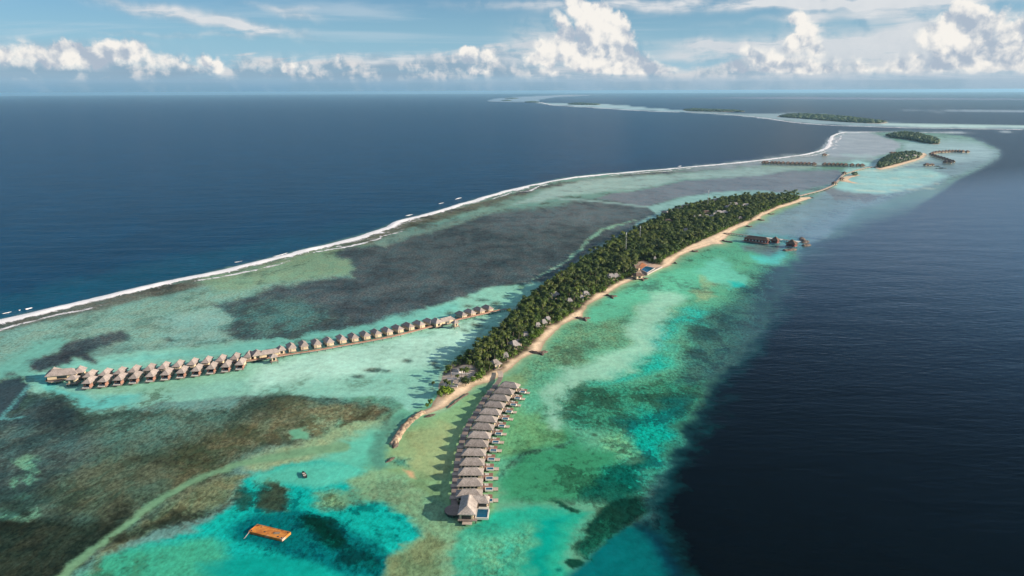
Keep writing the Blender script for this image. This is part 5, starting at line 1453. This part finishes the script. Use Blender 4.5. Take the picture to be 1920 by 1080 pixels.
for (x, y, a, b, l) in [(1443,446.4,9,6,'small pale deck on the pier just east of the restaurant'), (1460,448.6,9,8,'pale landing deck beside the middle pier hut'), (1490,452.2,12,8,'pale landing deck at the outermost end of the pier')]:
    w = gp(x, y, 2)
    o = MB().box((0, 0, 1.99), (a, b, 0.14)).build('landing_deck', MT['rim'], None, (w[0], w[1], 0), prz)
    tag(o, l, 'deck')

def boat(px, py, L_, W__, rz, label, hull='boat_white', cabin=True, name='motor_boat'):
    w = gp(px, py)
    r = empty(name, (w[0], w[1], 0), rz, label, 'boat')
    m = MB(); n = 9; vs_ = []
    for z, k in ((-0.3, 0.55), (0.25, 0.85), (0.95, 1.0)):
        for i in range(n):
            t = i/(n-1); x = (t-0.5)*L_; hw = W__/2*k*(1-max(0, (t-0.55)/0.45)**2.2)*(0.85+0.15*min(1, t*4))
            vs_.append((x+(0.3*(k-0.55) if t > 0.9 else 0), hw, z))
        for i in range(n-1, -1, -1):
            t = i/(n-1); x = (t-0.5)*L_; hw = W__/2*k*(1-max(0, (t-0.55)/0.45)**2.2)*(0.85+0.15*min(1, t*4))
            vs_.append((x, -hw-0.01, z))
    q = 2*n; fs_ = []
    for l in range(2):
        for i in range(q):
            j = (i+1) % q
            fs_.append((l*q+i, l*q+j, (l+1)*q+j, (l+1)*q+i))
    fs_.append(tuple(range(q)))
    m.add(vs_, fs_); m.build('hull', MT[hull], r)
    MB().box((-0.05*L_, 0, 0.72), (L_*0.62, W__*0.72, 0.1)).build('deck', MT['timber' if not cabin else 'rim'], r)
    if cabin:
        c_ = MB().box((-0.02*L_, 0, 1.5), (L_*0.34, W__*0.62, 1.3), top=0.85).build('cabin', MT[hull], r)
        MB().box((L_*0.155, 0, 1.6), (0.12, W__*0.5, 0.6)).build('windscreen', MT['glass'], c_)
    else:
        MB().box((0.1*L_, 0, 0.9), (0.35, W__*0.8, 0.12)).build('thwart', MT['rim'], r)
        MB().box((-0.22*L_, 0, 0.9), (0.35, W__*0.8, 0.12)).build('thwart', MT['rim'], r)
    return r
boat(570.5, 891.5, 6.2, 1.9, math.radians(118), 'small dark open boat lying alone in the cyan shallows', 'hull_dark', False, 'rowing_boat')
boat(1765, 315.8, 26, 6, 0.0, 'long dark vessel moored off the far resort islet', 'hull_dark')
boat(1758, 312.2, 16, 4.5, 0.1, 'shorter dark vessel moored nearest the far overwater pavilion', 'hull_dark')
boat(1406, 449.6, 9, 3, prz, 'white boat tied up at the western end of the pier restaurant')
boat(1551, 290.6, 14, 5, 0.3, 'white boat moored beside the lone reef pavilion')

# ------------------------------------------------------------------ the rusty barge
cs = [gp(468, 996, 1.0)[:2], gp(480.7, 982.5, 1.0)[:2], gp(544.4, 997, 1.0)[:2], gp(529.8, 1012, 1.0)[:2]]
bc = sum(cs)/4; lx = (np.linalg.norm(cs[2]-cs[1])+np.linalg.norm(cs[3]-cs[0]))/2; ly = (np.linalg.norm(cs[1]-cs[0])+np.linalg.norm(cs[2]-cs[3]))/2
tv = (cs[2]-cs[1])+(cs[3]-cs[0]); brz = math.atan2(tv[1], tv[0])
bg_ = empty('barge', (bc[0], bc[1], 0), brz, 'flat rusty orange barge floating in the turquoise shallows', 'barge')
MB().box((0, 0, 0.15), (lx, ly, 1.3)).build('hull', MT['rust'], bg_)
MB().box((0, 0, 0.83), (lx-0.5, ly-0.5, 0.06)).build('deck', MT['rust'], bg_)
for sx in (-1, 1):
    MB().box((sx*(lx/2-0.12), 0, 0.9), (0.24, ly, 0.22)).build('coaming', MT['rust'], bg_)
for sy in (-1, 1):
    MB().box((0, sy*(ly/2-0.12), 0.9), (lx-0.5, 0.24, 0.22)).build('coaming', MT['rust'], bg_)
for sx, sy in ((-1, -1), (1, -1), (-1, 1), (1, 1)):
    MB().cyl((sx*(lx/2-0.9), sy*(ly/2-0.8)), 0.22, 0.86, 1.35, 8).build('bollard', MT['hull_dark'], bg_)
for i, (x, y, r_) in enumerate([(-0.12*lx, -0.1*ly, 0.35), (0.32*lx, -0.28*ly, 0.4), (-0.33*lx, 0.3*ly, 0.3)]):
    MB().cyl((x, y), r_, 0.86, 0.95, 10).build('hatch', MT['hull_dark'], bg_)
MB().box((0.2*lx, 0.05*ly, 0.92), (2.6, 1.5, 0.12), 0.4).build('steel_plate', MT['rock_pale'], bg_)
a0 = gp(468, 996, 1.0); a1 = gp(457, 1010, 0.02)
rp = MB()
for i in range(8):
    t0, t1 = i/8, (i+1)/8
    p0 = a0*(1-t0)+a1*t0; p1 = a0*(1-t1)+a1*t1
    p0[2] = 1.0*(1-t0)**1.6+0.03; p1[2] = 1.0*(1-t1)**1.6+0.03
    dx, dy = p1[0]-p0[0], p1[1]-p0[1]; L_ = math.hypot(dx, dy); nx_, ny_ = -dy/L_*0.09, dx/L_*0.09
    rp.add([(p0[0]-nx_, p0[1]-ny_, p0[2]), (p0[0]+nx_, p0[1]+ny_, p0[2]), (p1[0]+nx_, p1[1]+ny_, p1[2]), (p1[0]-nx_, p1[1]-ny_, p1[2]),
            (p0[0]-nx_, p0[1]-ny_, p0[2]-0.15), (p0[0]+nx_, p0[1]+ny_, p0[2]-0.15), (p1[0]+nx_, p1[1]+ny_, p1[2]-0.15), (p1[0]-nx_, p1[1]-ny_, p1[2]-0.15)],
           [(0, 1, 2, 3), (4, 7, 6, 5), (0, 3, 7, 4), (1, 5, 6, 2)])
tag(rp.build('mooring_rope', MT['rope']), 'pale mooring rope running from the barge corner into the water', 'rope')

# ------------------------------------------------------------------ buildings among the trees
ROOFS = []       # (world xy, keep-clear radius)
def bungalow(px, py, wpx, dm, rz, mat, label, base=1.2, z=6.0, two=False):
    w = gp(px, py, z)
    zd = (w-np.array([0, 0, H]))@f0
    wm = wpx*zd/FPX
    bl = [(0, 0, wm, dm, wm*0.45, 'x', 2.4)]
    if two:
        bl = [(-wm*0.18, 0, wm*0.6, dm, wm*0.25, 'x', 2.6), (wm*0.24, 1.5, wm*0.5, dm*0.8, wm*0.2, 'x', 2.2)]
    r = pavilion(px, py, z, rz, bl, label, 'building', 'bungalow', mat, stilts=False, base=base)
    ROOFS.append((w[:2], wm*0.5+1.0, wm))
    return r
for a in [(968,638,26,9,0.5,'thatch_new','pale weathered two-wing roof in the southern grove',1.6,7,True),
          (986,623,13,7,0.2,'thatch_new','small grey roof just north of the pale two-wing roof'),
          (948,662,11,6,0.1,'thatch_new','small pale roof between the palms near the villa jetty'),
          (928,676,18,8,0.7,'thatch','brown-grey roof half hidden behind the bushes near the villa jetty'),
          (1008.5,606,12,7,0.2,'thatch_new','southernmost of three small roofs along the middle beach'),
          (1019.5,600,11,7,0.3,'thatch_new','middle one of three small roofs along the middle beach'),
          (1027,594.5,12,7,0.3,'thatch_new','northernmost of three small roofs along the middle beach'),
          (1038,548,26,9,0.6,'thatch_new','long grey roof in the trees near the western edge of the grove',1.6,7,True),
          (1068,560,12,7,0.2,'thatch_new','grey roof west of the pair of pale roofs by the beach point'),
          (1098,547,14,8,0.3,'thatch_new','larger pale roof of the pair by the beach point'),
          (1091,554.5,9,6,0.1,'thatch_new','smaller pale roof of the pair by the beach point'),
          (1150,514,26,11,0.2,'thatch_new','wide pale restaurant roof south of the swimming pool',1.6,6.5,True),
          (1196,512,17,9,0.4,'thatch_brown','dark brown bar roof on the beach beside the swimming pool'),
          (1192,497.5,14,9,0.5,'thatch_brown','brown roof at the landward corner of the pool terrace'),
          (1228,482,6,5,0.0,'thatch_new','tiny white roof above the swimming pool in the trees'),
          (1252,411,20,12,0.3,'thatch_brown','brown roof at the western edge of the upper grove',1.6,7),
          (1286,427,13,12,0.2,'thatch_new','lone pale hip roof in the middle of the upper grove',2.2,8),
          (1324,394.5,20,13,0.1,'thatch_brown','dark flat-looking roof of the central compound',2.5,8),
          (1353,394.5,28,16,0.1,'thatch_new','widest pale roof of the central compound',2.5,8,True),
          (1341,400,11,8,0.1,'thatch_new','narrow whitish roof below the widest roof of the compound',2.5,7),
          (1312,403,12,10,0.5,'thatch_new','southernmost grey roof of the central compound',2.5,7.5),
          (1325,402.5,12,10,0.0,'thatch_new','grey gable in the lower row of the central compound',2.5,7.5),
          (1335,403.2,10,9,-0.3,'thatch_new','grey roof at the east end of the compound lower row',2.5,7.5),
          (1375,380,22,16,0.1,'thatch_new','broad pale roof in the northern compound',3,8,True),
          (1364,385.5,14,12,0.4,'thatch_new','grey roof west of the broad pale northern roof',3,8),
          (1399,382,20,14,0.1,'thatch_new','easternmost long roof of the northern compound',3,8),
          (1303,405,6,7,0.0,'thatch_new','tiny grey roof south-west of the central compound',3,7.5),
          (1388,406.5,7,7,0.0,'thatch','small dark roof in the trees north of the pier root',3,7.5)]:
    bungalow(*a)

# pool and terrace by the beach
pw = [gp(1202.5, 505.5, 1.9), gp(1211, 499.5, 1.9), gp(1227, 502.5, 1.9), gp(1213.5, 511, 1.9)]
sp = empty('swimming_pool', (0, 0, 0), label='large blue swimming pool beside the beach', cat='swimming pool')
P4 = [tuple(p[:2]) for p in pw]; cxy = np.mean(P4, axis=0)
def quadslab(P4_, z0, z1):
    m = MB(); m.add([(x, y, z0) for x, y in P4_]+[(x, y, z1) for x, y in P4_], [(3, 2, 1, 0), (4, 5, 6, 7)]+[(i, (i+1) % 4, 4+(i+1) % 4, 4+i) for i in range(4)]); return m
grow = lambda k: [tuple(cxy+(np.array(p)-cxy)*k) for p in P4]
quadslab(grow(1.10), 0.8, 2.05).build('pool_surround', MT['paving'], sp)
quadslab(grow(1.0), 1.2, 2.10).build('pool_water', MT['pool'], sp)
tp = [gp(1196, 503, 1.6), gp(1204, 493, 1.6), gp(1213, 497.5, 1.6), gp(1201.5, 505.5, 1.6)]
tr_ = quadslab([tuple(p[:2]) for p in tp], 0.9, 2.02).build('terrace', MT['orange_deck'])
tag(tr_, 'orange terracotta terrace on the landward side of the swimming pool', 'terrace')
wa = [gp(1213, 514, 1.5)[:2], gp(1228, 506, 1.5)[:2], gp(1241, 500, 1.5)[:2]]
tag(MB().strip(wa, 1.1, 0.4, 1.75).build('sea_wall', MT['paving']), 'pale sea wall between the swimming pool and the beach', 'wall')

def mast(px, py, h, label):
    w = gp(px, py, 1.2)
    r = empty('radio_mast', (w[0], w[1], 1.2), label=label, cat='mast')
    for i in range(3):
        a = i*2.094
        MB().cyl((0.45*math.cos(a), 0.45*math.sin(a)), 0.09, 0, h, 5).build('leg', MT['metal'], r)
    m = MB()
    for z in np.arange(1.5, h, 2.5):
        m.cyl((0, 0), 0.5, z, z+0.12, 6)
    o = m.build('bracing', MT['metal'], r); o['kind'] = 'stuff'
    MB().box((0, 0, h-1.5), (1.1, 0.4, 2.2)).build('antenna', MT['boat_white'], r)
mast(1173, 480, 27, 'thin pale radio mast rising from the middle of the grove')
mast(1199.5, 457, 22, 'thin pale radio mast north of the taller one')
mast(1326.5, 393, 30, 'thin grey radio mast beside the central compound')

# low walls and paving of the clearing at the south end
for i, (a, b, l) in enumerate([((846,701),(882,703),'uppermost low stone wall in the sandy clearing'), ((838,711),(886,713),'middle low stone wall in the sandy clearing'), ((832,722),(858,725),'lowest low stone wall in the sandy clearing'), ((875,718),(884,710),'short diagonal wall at the bushes by the clearing')]):
    p, q = gp(*a, 1.5)[:2], gp(*b, 1.5)[:2]
    tag(MB().strip([p, (p+q)/2, q], 0.7, 0.9, 2.3).build('stone_wall', MT['wall_white']), l, 'wall')
for i, (x, y, l) in enumerate([(842,717,'small flat-roofed shed in the south of the sandy clearing'), (866,697,'small flat-roofed shed in the north of the sandy clearing')]):
    w = gp(x, y, 2)
    r = empty('shed', (w[0], w[1], 1.2), 0.3*i, l, 'shed')
    MB().box((0, 0, 1.1), (5, 3.6, 2.2)).build('wall', MT['wall_white'], r)
    MB().box((0, 0, 2.3), (5.8, 4.4, 0.2)).build('roof', MT['thatch_new'], r)
    MB().box((0.8, -1.84, 0.9), (0.9, 0.1, 1.8)).build('door', MT['timber'], r)
# ------------------------------------------------------------------ trees
def palm_mesh(seed, h):
    r = random.Random(seed)
    lx_, ly_ = r.uniform(-1, 1)*0.10*h, r.uniform(-1, 1)*0.10*h
    tv_, tf = [], []
    N, K = 7, 5
    for i in range(N):
        t = i/(N-1); cx_, cy_, z = lx_*t*t, ly_*t*t, h*t-0.3*(1-t)
        rad = 0.26-0.12*t+(0.12 if i == 0 else 0)
        for j in range(K):
            a = 2*math.pi*j/K
            tv_.append((cx_+rad*math.cos(a), cy_+rad*math.sin(a), z))
    for i in range(N-1):
        for j in range(K):
            a = i*K+j; b = i*K+(j+1) % K
            tf.append((a, b, b+K, a+K))
    tm = MB(); tm.v = tv_; tm.f = tf
    cm = MB()
    nf = 19
    for k in range(nf):
        a = 2*math.pi*k/nf*2.4+r.uniform(-0.2, 0.2)
        up = r.uniform(-0.15, 1.0)*(1 if k % 3 else 0.4)
        Lf = r.uniform(2.9, 3.9)
        dx, dy = math.cos(a), math.sin(a)
        prev = None; pts = []
        x = y = 0; z = 0; el = up
        S_ = 5
        for s_ in range(S_+1):
            pts.append((x, y, z))
            stp = Lf/S_
            x += math.cos(el)*stp; z += math.sin(el)*stp; el -= r.uniform(0.30, 0.45)
        wds = [0.12, 0.55, 0.72, 0.64, 0.42, 0.08]
        base = len(cm.v)
        for (x, _, z), wd in zip(pts, wds):
            for sgn, dz in ((-1, -0.28), (0, 0.05), (1, -0.28)):
                cm.v.append((lx_+x*dx-dy*wd*sgn, ly_+x*dy+dx*wd*sgn, h+z+dz*wd))
        for s_ in range(S_):
            o = base+s_*3
            cm.f += [(o, o+1, o+4, o+3), (o+1, o+2, o+5, o+4)]
    return tm, cm

def leaf_crown(seed, R_, Hc, z0, nclump=13, nleaf=20, leaf=1.0):
    """clumps of leaf faces spread through an uneven crown"""
    r = np.random.default_rng(seed)
    cm = MB()
    cl = []
    for i in range(nclump):
        a = r.uniform(0, 2*math.pi); q = math.sqrt(r.uniform(0, 1))*0.72
        zc = r.uniform(0.25, 0.95)
        cl.append(np.array([R_*q*math.cos(a)*(1.15-0.5*zc), R_*q*math.sin(a)*(1.15-0.5*zc), z0+Hc*zc]))
    for c in cl:
        rr = R_*r.uniform(0.26, 0.42)
        for j in range(nleaf):
            v = r.normal(size=3); v[2] = v[2]*0.8+0.35; v /= np.linalg.norm(v)
            p = c+v*rr*r.uniform(0.75, 1.05)
            nrm = v*0.8+r.normal(size=3)*0.35; nrm /= np.linalg.norm(nrm)
            t1 = np.cross(nrm, [0.3, 0.2, 1]); t1 /= np.linalg.norm(t1)+1e-9; t2 = np.cross(nrm, t1)
            s_ = leaf*r.uniform(0.5, 1.0)
            cm.add([p-t1*s_*0.6, p-t2*s_*0.45, p+t1*s_*0.6, p+t2*s_*0.45], [(0, 1, 2, 3)])
    # dark inner body so that the crown is not see-through
    V_, F_ = ICO1
    cm.add(V_*np.array([R_*0.62, R_*0.62, Hc*0.42])+np.array([0, 0, z0+Hc*0.5]), [tuple(f) for f in F_])
    return cm

def trunk_mb(h, r_):
    m = MB(); m.cyl((0, 0), r_, -0.3, h*0.65, 6, r_*0.5)
    for a in (0.4, 2.5, 4.4):
        x, y = math.cos(a), math.sin(a)
        m.add([(0.1*x-0.08*y, 0.1*y+0.08*x, h*0.4), (0.1*x+0.08*y, 0.1*y-0.08*x, h*0.4), (h*0.22*x, h*0.22*y, h*0.72), (0.0, 0.0, h*0.5)], [(0, 1, 2), (1, 3, 2), (3, 0, 2)])
    return m

PV = []
for s_, h in enumerate((6.0, 7.6, 8.6, 6.8, 9.6)):
    t_, c_ = palm_mesh(100+s_, h)
    PV.append((t_, c_))
BV = [(trunk_mb(5.0, 0.28), leaf_crown(200+i, R_, Hc, 1.8, 15, 26, 0.9)) for i, (R_, Hc) in enumerate(((3.8, 4.8), (3.2, 5.4), (4.2, 4.4), (3.5, 5.0)))]
SV = [(trunk_mb(2.0, 0.16), leaf_crown(300+i, R_, Hc, 0.3, 10, 20, 0.8)) for i, (R_, Hc) in enumerate(((2.7, 3.2), (2.2, 2.8), (3.0, 3.6)))]
PM = [(t.mesh('trunk', MT['bark']), c.mesh('crown', MT['palm'])) for t, c in PV]
BM = [(t.mesh('trunk', MT['bark']), c.mesh('crown', MT['broad'])) for t, c in BV]
SM = [(t.mesh('stem', MT['bark']), c.mesh('foliage', MT['shrub'])) for t, c in SV]

TW = np.array(wpoly(TREELINE)); SW = np.array(wpoly(SHORE))
x0, y0 = TW.min(0); x1, y1 = TW.max(0)
sp_ = 3.9
gx, gy = np.meshgrid(np.arange(x0, x1, sp_), np.arange(y0, y1, sp_))
gx = gx.ravel()+rng.uniform(-0.48, 0.48, gx.size)*sp_; gy = gy.ravel()+rng.uniform(-0.48, 0.48, gy.size)*sp_
dt = sdf(TW, gx, gy)
ok = dt < -0.3
dc = sdf(CW, gx, gy); dp = sdf(PW, gx, gy)
ok &= (dc > 0.5) & (dp > 1.0)
for (c, rr, wm) in ROOFS:
    # clear the footprint and the ground in front of it so that the roof can be seen from the air
    vx, vy = -c/np.linalg.norm(c)
    rx_, ry_ = gx-c[0], gy-c[1]
    al = rx_*vx+ry_*vy; ac = np.abs(-rx_*vy+ry_*vx)
    ok &= ~((np.hypot(rx_, ry_) < rr*0.85) | ((al > 0) & (al < rr*0.75+5+0.012*np.linalg.norm(c)) & (ac < rr*0.85)))
for p in bw_:
    ok &= np.hypot(gx-p[0], gy-p[1]) > 9.5
    ok &= ~((np.abs((gx-p[0])*p[1]-(gy-p[1])*p[0])/np.hypot(p[0], p[1]) < 5) & (np.hypot(gx, gy) < np.hypot(p[0], p[1])) & (np.hypot(gx-p[0], gy-p[1]) < 22))
for p in PWp[:1]:
    ok &= np.hypot(gx-p[0], gy-p[1]) > 7
gx, gy, dt = gx[ok], gy[ok], dt[ok]
# on the east (beach) side, low bright shrubs; the rest palms and broad-leaved trees in drifts
pxp, pyp = proj(np.stack([gx, gy, np.zeros_like(gx)], 1))
shore_side = np.array([1]*len(gx), bool)
mix_n = fbm(gx/38+4, gy/38+7, 3)
rnd = rng.random(len(gx))
edge = -dt
kind = np.where(rnd < 0.30+1.1*(mix_n-0.38), 1, 0)           # 1 broad-leaved, 0 palm
kind = np.where((edge < 4.5) & (rng.random(len(gx)) < 0.72), 2, kind)
kind = np.where((edge < 9) & (kind == 0) & (rng.random(len(gx)) < 0.30), 1, kind)
# thin out: shrubs stay dense, big broad-leaved trees need room
drop = (kind == 1) & (rng.random(len(gx)) < 0.45)
drop |= (kind == 0) & (rng.random(len(gx)) < 0.18)
gx, gy, edge, kind = gx[~drop], gy[~drop], edge[~drop], kind[~drop]
near = np.argsort(np.hypot(gx, gy))
gx, gy, edge, kind = gx[near], gy[near], edge[near], kind[near]

ZG = 1.3
def add_tree(kd, x, y, sc, rz, label, group, z=ZG, v=None):
    if kd == 0:
        t_, c_ = PM[v if v is not None else random.randrange(len(PM))]; nm, cat, a, b = 'palm_tree', 'palm tree', 'trunk', 'crown'
    elif kd == 1:
        t_, c_ = BM[random.randrange(len(BM))]; nm, cat, a, b = 'broadleaf_tree', 'tree', 'trunk', 'crown'
    else:
        t_, c_ = SM[random.randrange(len(SM))]; nm, cat, a, b = 'beach_shrub', 'shrub', 'stem', 'foliage'
    r = empty(nm, (x, y, z), rz, label, cat, group)
    r.scale = (sc, sc, sc*random.uniform(0.88, 1.1))
    for n_, me_ in ((a, t_), (b, c_)):
        o = bpy.data.objects.new(n_, me_); COL.objects.link(o); o.parent = r
    return r

cnt = {0: 0, 1: 0, 2: 0}
rest = []
LB = {0: ('coconut palm with shaggy crown in the dense grove of the southern island', 'coconut palms of the southern grove'),
      1: ('round dark green broad-leaved tree in the southern grove', 'broad-leaved trees of the southern grove'),
      2: ('bright green shrub at the sandy edge of the grove', 'bright green shrubs along the edge of the grove')}
for x, y, e, kd in zip(gx, gy, edge, kind):
    kd = int(kd)
    if cnt[kd] < (295, 295, 220)[kd]:
        cnt[kd] += 1
        sc = random.uniform(0.70, 1.28)*(0.85 if e < 6 and kd == 0 else 1.0)
        add_tree(kd, x, y, sc, random.uniform(0, 6.28), *LB[kd])
    else:
        rest.append((x, y, e, kd))

# lone trees that the photograph lets one pick out
for (px_, py_, kd, sc, lb) in [
    (811.7, 728, 0, 0.55, 'small lone palm standing off the sandy shore left of the clearing'),
    (846, 706, 0, 0.8, 'slim palm on the upper left rim of the sandy clearing'),
    (866, 710, 0, 0.75, 'single palm in the middle of the sandy clearing'),
    (878, 699, 0, 0.85, 'palm on the upper right of the sandy clearing'),
    (834, 727, 0, 0.75, 'palm at the seaward corner of the sandy clearing'),
    (843, 731, 0, 0.7, 'palm just above the three big shrubs by the southern beach'),
    (857, 714, 0, 0.65, 'short palm beside the middle stone wall of the clearing'),
    (807.5, 757, 2, 1.0, 'lone low shrub on the sandy neck at the southern end'),
    (801.5, 762, 2, 0.8, 'smallest lone shrub nearest the rubble ridge'),
    (825, 744, 2, 1.5, 'leftmost of the big bright shrubs at the southern beach'),
    (835, 742, 2, 1.6, 'big bright shrub in the middle of the southern beach clump'),
    (846, 739, 2, 1.3, 'right-hand bright shrub of the southern beach clump'),
    (873, 724, 1, 0.95, 'dark rounded tree standing between clearing and beach'),
    (887, 717, 2, 1.3, 'bright shrub on the beach right of the dark rounded tree'),
    (898, 713, 2, 1.3, 'bright shrub under the trees nearest the curved bridge')]:
    w = gp(px_, py_, 1.0)
    add_tree(kd, w[0], w[1], sc, random.uniform(0, 6.28), lb, None, 0.6 if px_ < 812 else 1.2)
for i, (px_, py_) in enumerate([(1485,366.5),(1490,366),(1494,366.3)]):
    w = gp(px_, py_, 1)
    add_tree(0, w[0], w[1], 0.95, i, '%s of three thin palms rising behind the footbridge root' % ['left', 'middle', 'right'][i], None, 0.8, 4)

def merged(items, name, label, cat, protos, mats):
    """many plants as one object"""
    for ki, nm in ((0, 'palm_grove'), (1, 'broadleaf_wood'), (2, 'shrub_belt')):
        its = [q for q in items if q[3] == ki]
        if not its:
            continue
        P_ = []
        for t_, c_ in protos[ki]:
            v = np.array(c_.v); f = []
            for q in c_.f:
                f.append(q if len(q) == 4 else (q[0], q[1], q[2], q[2]))
            f3 = []
            for q in c_.f:
                f3.append((q[0], q[1], q[2]))
                if len(q) == 4:
                    f3.append((q[0], q[2], q[3]))
            P_.append((v, np.array(f3)))
        Vs, Fs, Tt = [], [], []; n = 0
        for (x, y, e, kd) in its:
            v, f = P_[random.randrange(len(P_))]
            a = random.uniform(0, 6.28); sc = random.uniform(0.72, 1.3)*(1.05 if kd == 1 else 1.0)
            co, si = math.cos(a)*sc, math.sin(a)*sc
            q = np.stack([v[:, 0]*co-v[:, 1]*si+x, v[:, 0]*si+v[:, 1]*co+y, v[:, 2]*sc*random.uniform(0.9, 1.08)+ZG], 1)
            Vs.append(q); Fs.append(f+n); n += len(v); Tt.append(np.full(len(v), random.random()))
        me_ = np_mesh(nm, np.concatenate(Vs), np.concatenate(Fs), mats[ki])
        set_attr(me_, 'tint', np.concatenate(Tt))
        tag(link_mesh(nm, me_), ['mass of coconut palms over the northern part of the long island', 'mass of broad-leaved trees over the northern part of the long island', 'belt of low shrubs edging the northern part of the grove'][ki], cat, None, 'stuff')
merged(rest, 'grove', '', 'forest', (PV, BV, SV), (MT['palm'], MT['broad'], MT['shrub']))
print('TREES', cnt, len(rest))

# undergrowth closing the gaps between the trunks
def undergrowth(poly_w, cell, nm, label, hts, mat, keep=None, leaf=1.5):
    x0, y0 = poly_w.min(0); x1, y1 = poly_w.max(0)
    ax, ay = np.meshgrid(np.arange(x0, x1, cell), np.arange(y0, y1, cell))
    ax = ax.ravel()+rng.uniform(-.5, .5, ax.size)*cell; ay = ay.ravel()+rng.uniform(-.5, .5, ay.size)*cell
    o_ = sdf(poly_w, ax, ay) < -0.5
    if keep is not None:
        o_ &= keep(ax, ay)
    ax, ay = ax[o_], ay[o_]
    n = len(ax); zc = rng.uniform(hts[0], hts[1], n)
    t1 = rng.normal(size=(n, 3)); t1[:, 2] *= 0.5; t1 /= np.linalg.norm(t1, axis=1)[:, None]
    t2 = rng.normal(size=(n, 3)); t2[:, 2] *= 0.5; t2 -= (t1*t2).sum(1)[:, None]*t1; t2 /= np.linalg.norm(t2, axis=1)[:, None]
    s_ = rng.uniform(0.6, 1.2, n)[:, None]*leaf
    c = np.stack([ax, ay, zc], 1)
    V_ = np.stack([c-t1*s_, c-t2*s_*0.8, c+t1*s_, c+t2*s_*0.8], 1).reshape(-1, 3)
    F_ = np.arange(4*n).reshape(-1, 4)
    me_ = np_mesh(nm, V_, F_, mat)
    set_attr(me_, 'tint', np.repeat(rng.random(n), 4))
    return tag(link_mesh(nm, me_), label, 'undergrowth', None, 'stuff')
def kp(x, y):
    o_ = (sdf(CW, x, y) > 0) & (sdf(PW, x, y) > 0)
    for (c, rr, wm) in ROOFS:
        o_ &= np.hypot(x-c[0], y-c[1]) > rr*0.8
    return o_
undergrowth(TW, 1.25, 'undergrowth', 'low leafy undergrowth beneath the palms of the long island', (1.5, 5.5), MT['broad'], kp, 1.1)

# far woods: many small crowns merged
def wood(poly_px, cell, hgt, label, rr, mat='farwood', seed=0, skip=None):
    Pw = np.array(wpoly(poly_px))
    x0, y0 = Pw.min(0); x1, y1 = Pw.max(0)
    ax, ay = np.meshgrid(np.arange(x0, x1, cell), np.arange(y0, y1, cell))
    ax = ax.ravel()+rng.uniform(-.5, .5, ax.size)*cell; ay = ay.ravel()+rng.uniform(-.5, .5, ay.size)*cell
    d = sdf(Pw, ax, ay); o_ = d < -rr*0.3
    ax, ay, d = ax[o_], ay[o_], d[o_]
    Vs, Fs, Tt = [], [], []; n = 0
    V_, F_ = ICO1
    for x, y, dd_ in zip(ax, ay, d):
        if skip and any(math.hypot(x-q[0], y-q[1]) < q[2] for q in skip):
            continue
        hh = hgt*(0.6+0.4*min(1, -dd_/(rr*4)))*random.uniform(0.75, 1.15)
        r1 = rr*random.uniform(0.7, 1.2)
        q = V_*(1+0.25*rng.normal(size=(len(V_), 1)))*np.array([r1, r1, hh*0.5])+np.array([x, y, 1+hh*0.5])
        Vs.append(q); Fs.append(F_+n); n += len(V_); Tt.append(np.full(len(V_), random.random()))
    me_ = np_mesh('far_wood', np.concatenate(Vs), np.concatenate(Fs), MT[mat])
    set_attr(me_, 'tint', np.concatenate(Tt))
    return tag(link_mesh('far_wood', me_), label, 'forest', None, 'stuff')
sk = [(*gp(x, y, 5)[:2], r_) for x, y, r_ in ((1697,294,13), (1714,293.5,11), (1686,299.5,13))]
wood(RESW, 6.5, 11, 'dark green grove covering the far resort islet', 4.6, skip=sk)
wood([(1594,329),(1598,326.8),(1606,327),(1609,328.3),(1603,329.8)], 5, 7, 'small dark clump of trees on the sand spit', 4)
FL = ['green wood covering the islet beyond the resort', 'dark wood covering the large long island in the distance', 'thin dark line of trees on the far narrow island left of the large one',
      'tree line of the distant island below the tall cloud', 'tiny tree line between two distant islands', 'tiny tree line at the left tip of the distant reef', 'faintest tree line near the horizon']
for (nm, poly, cl), lb in zip(FAR, FL):
    wood(poly, cl*1.15, 13 if cl < 30 else 16, lb, cl*0.85)
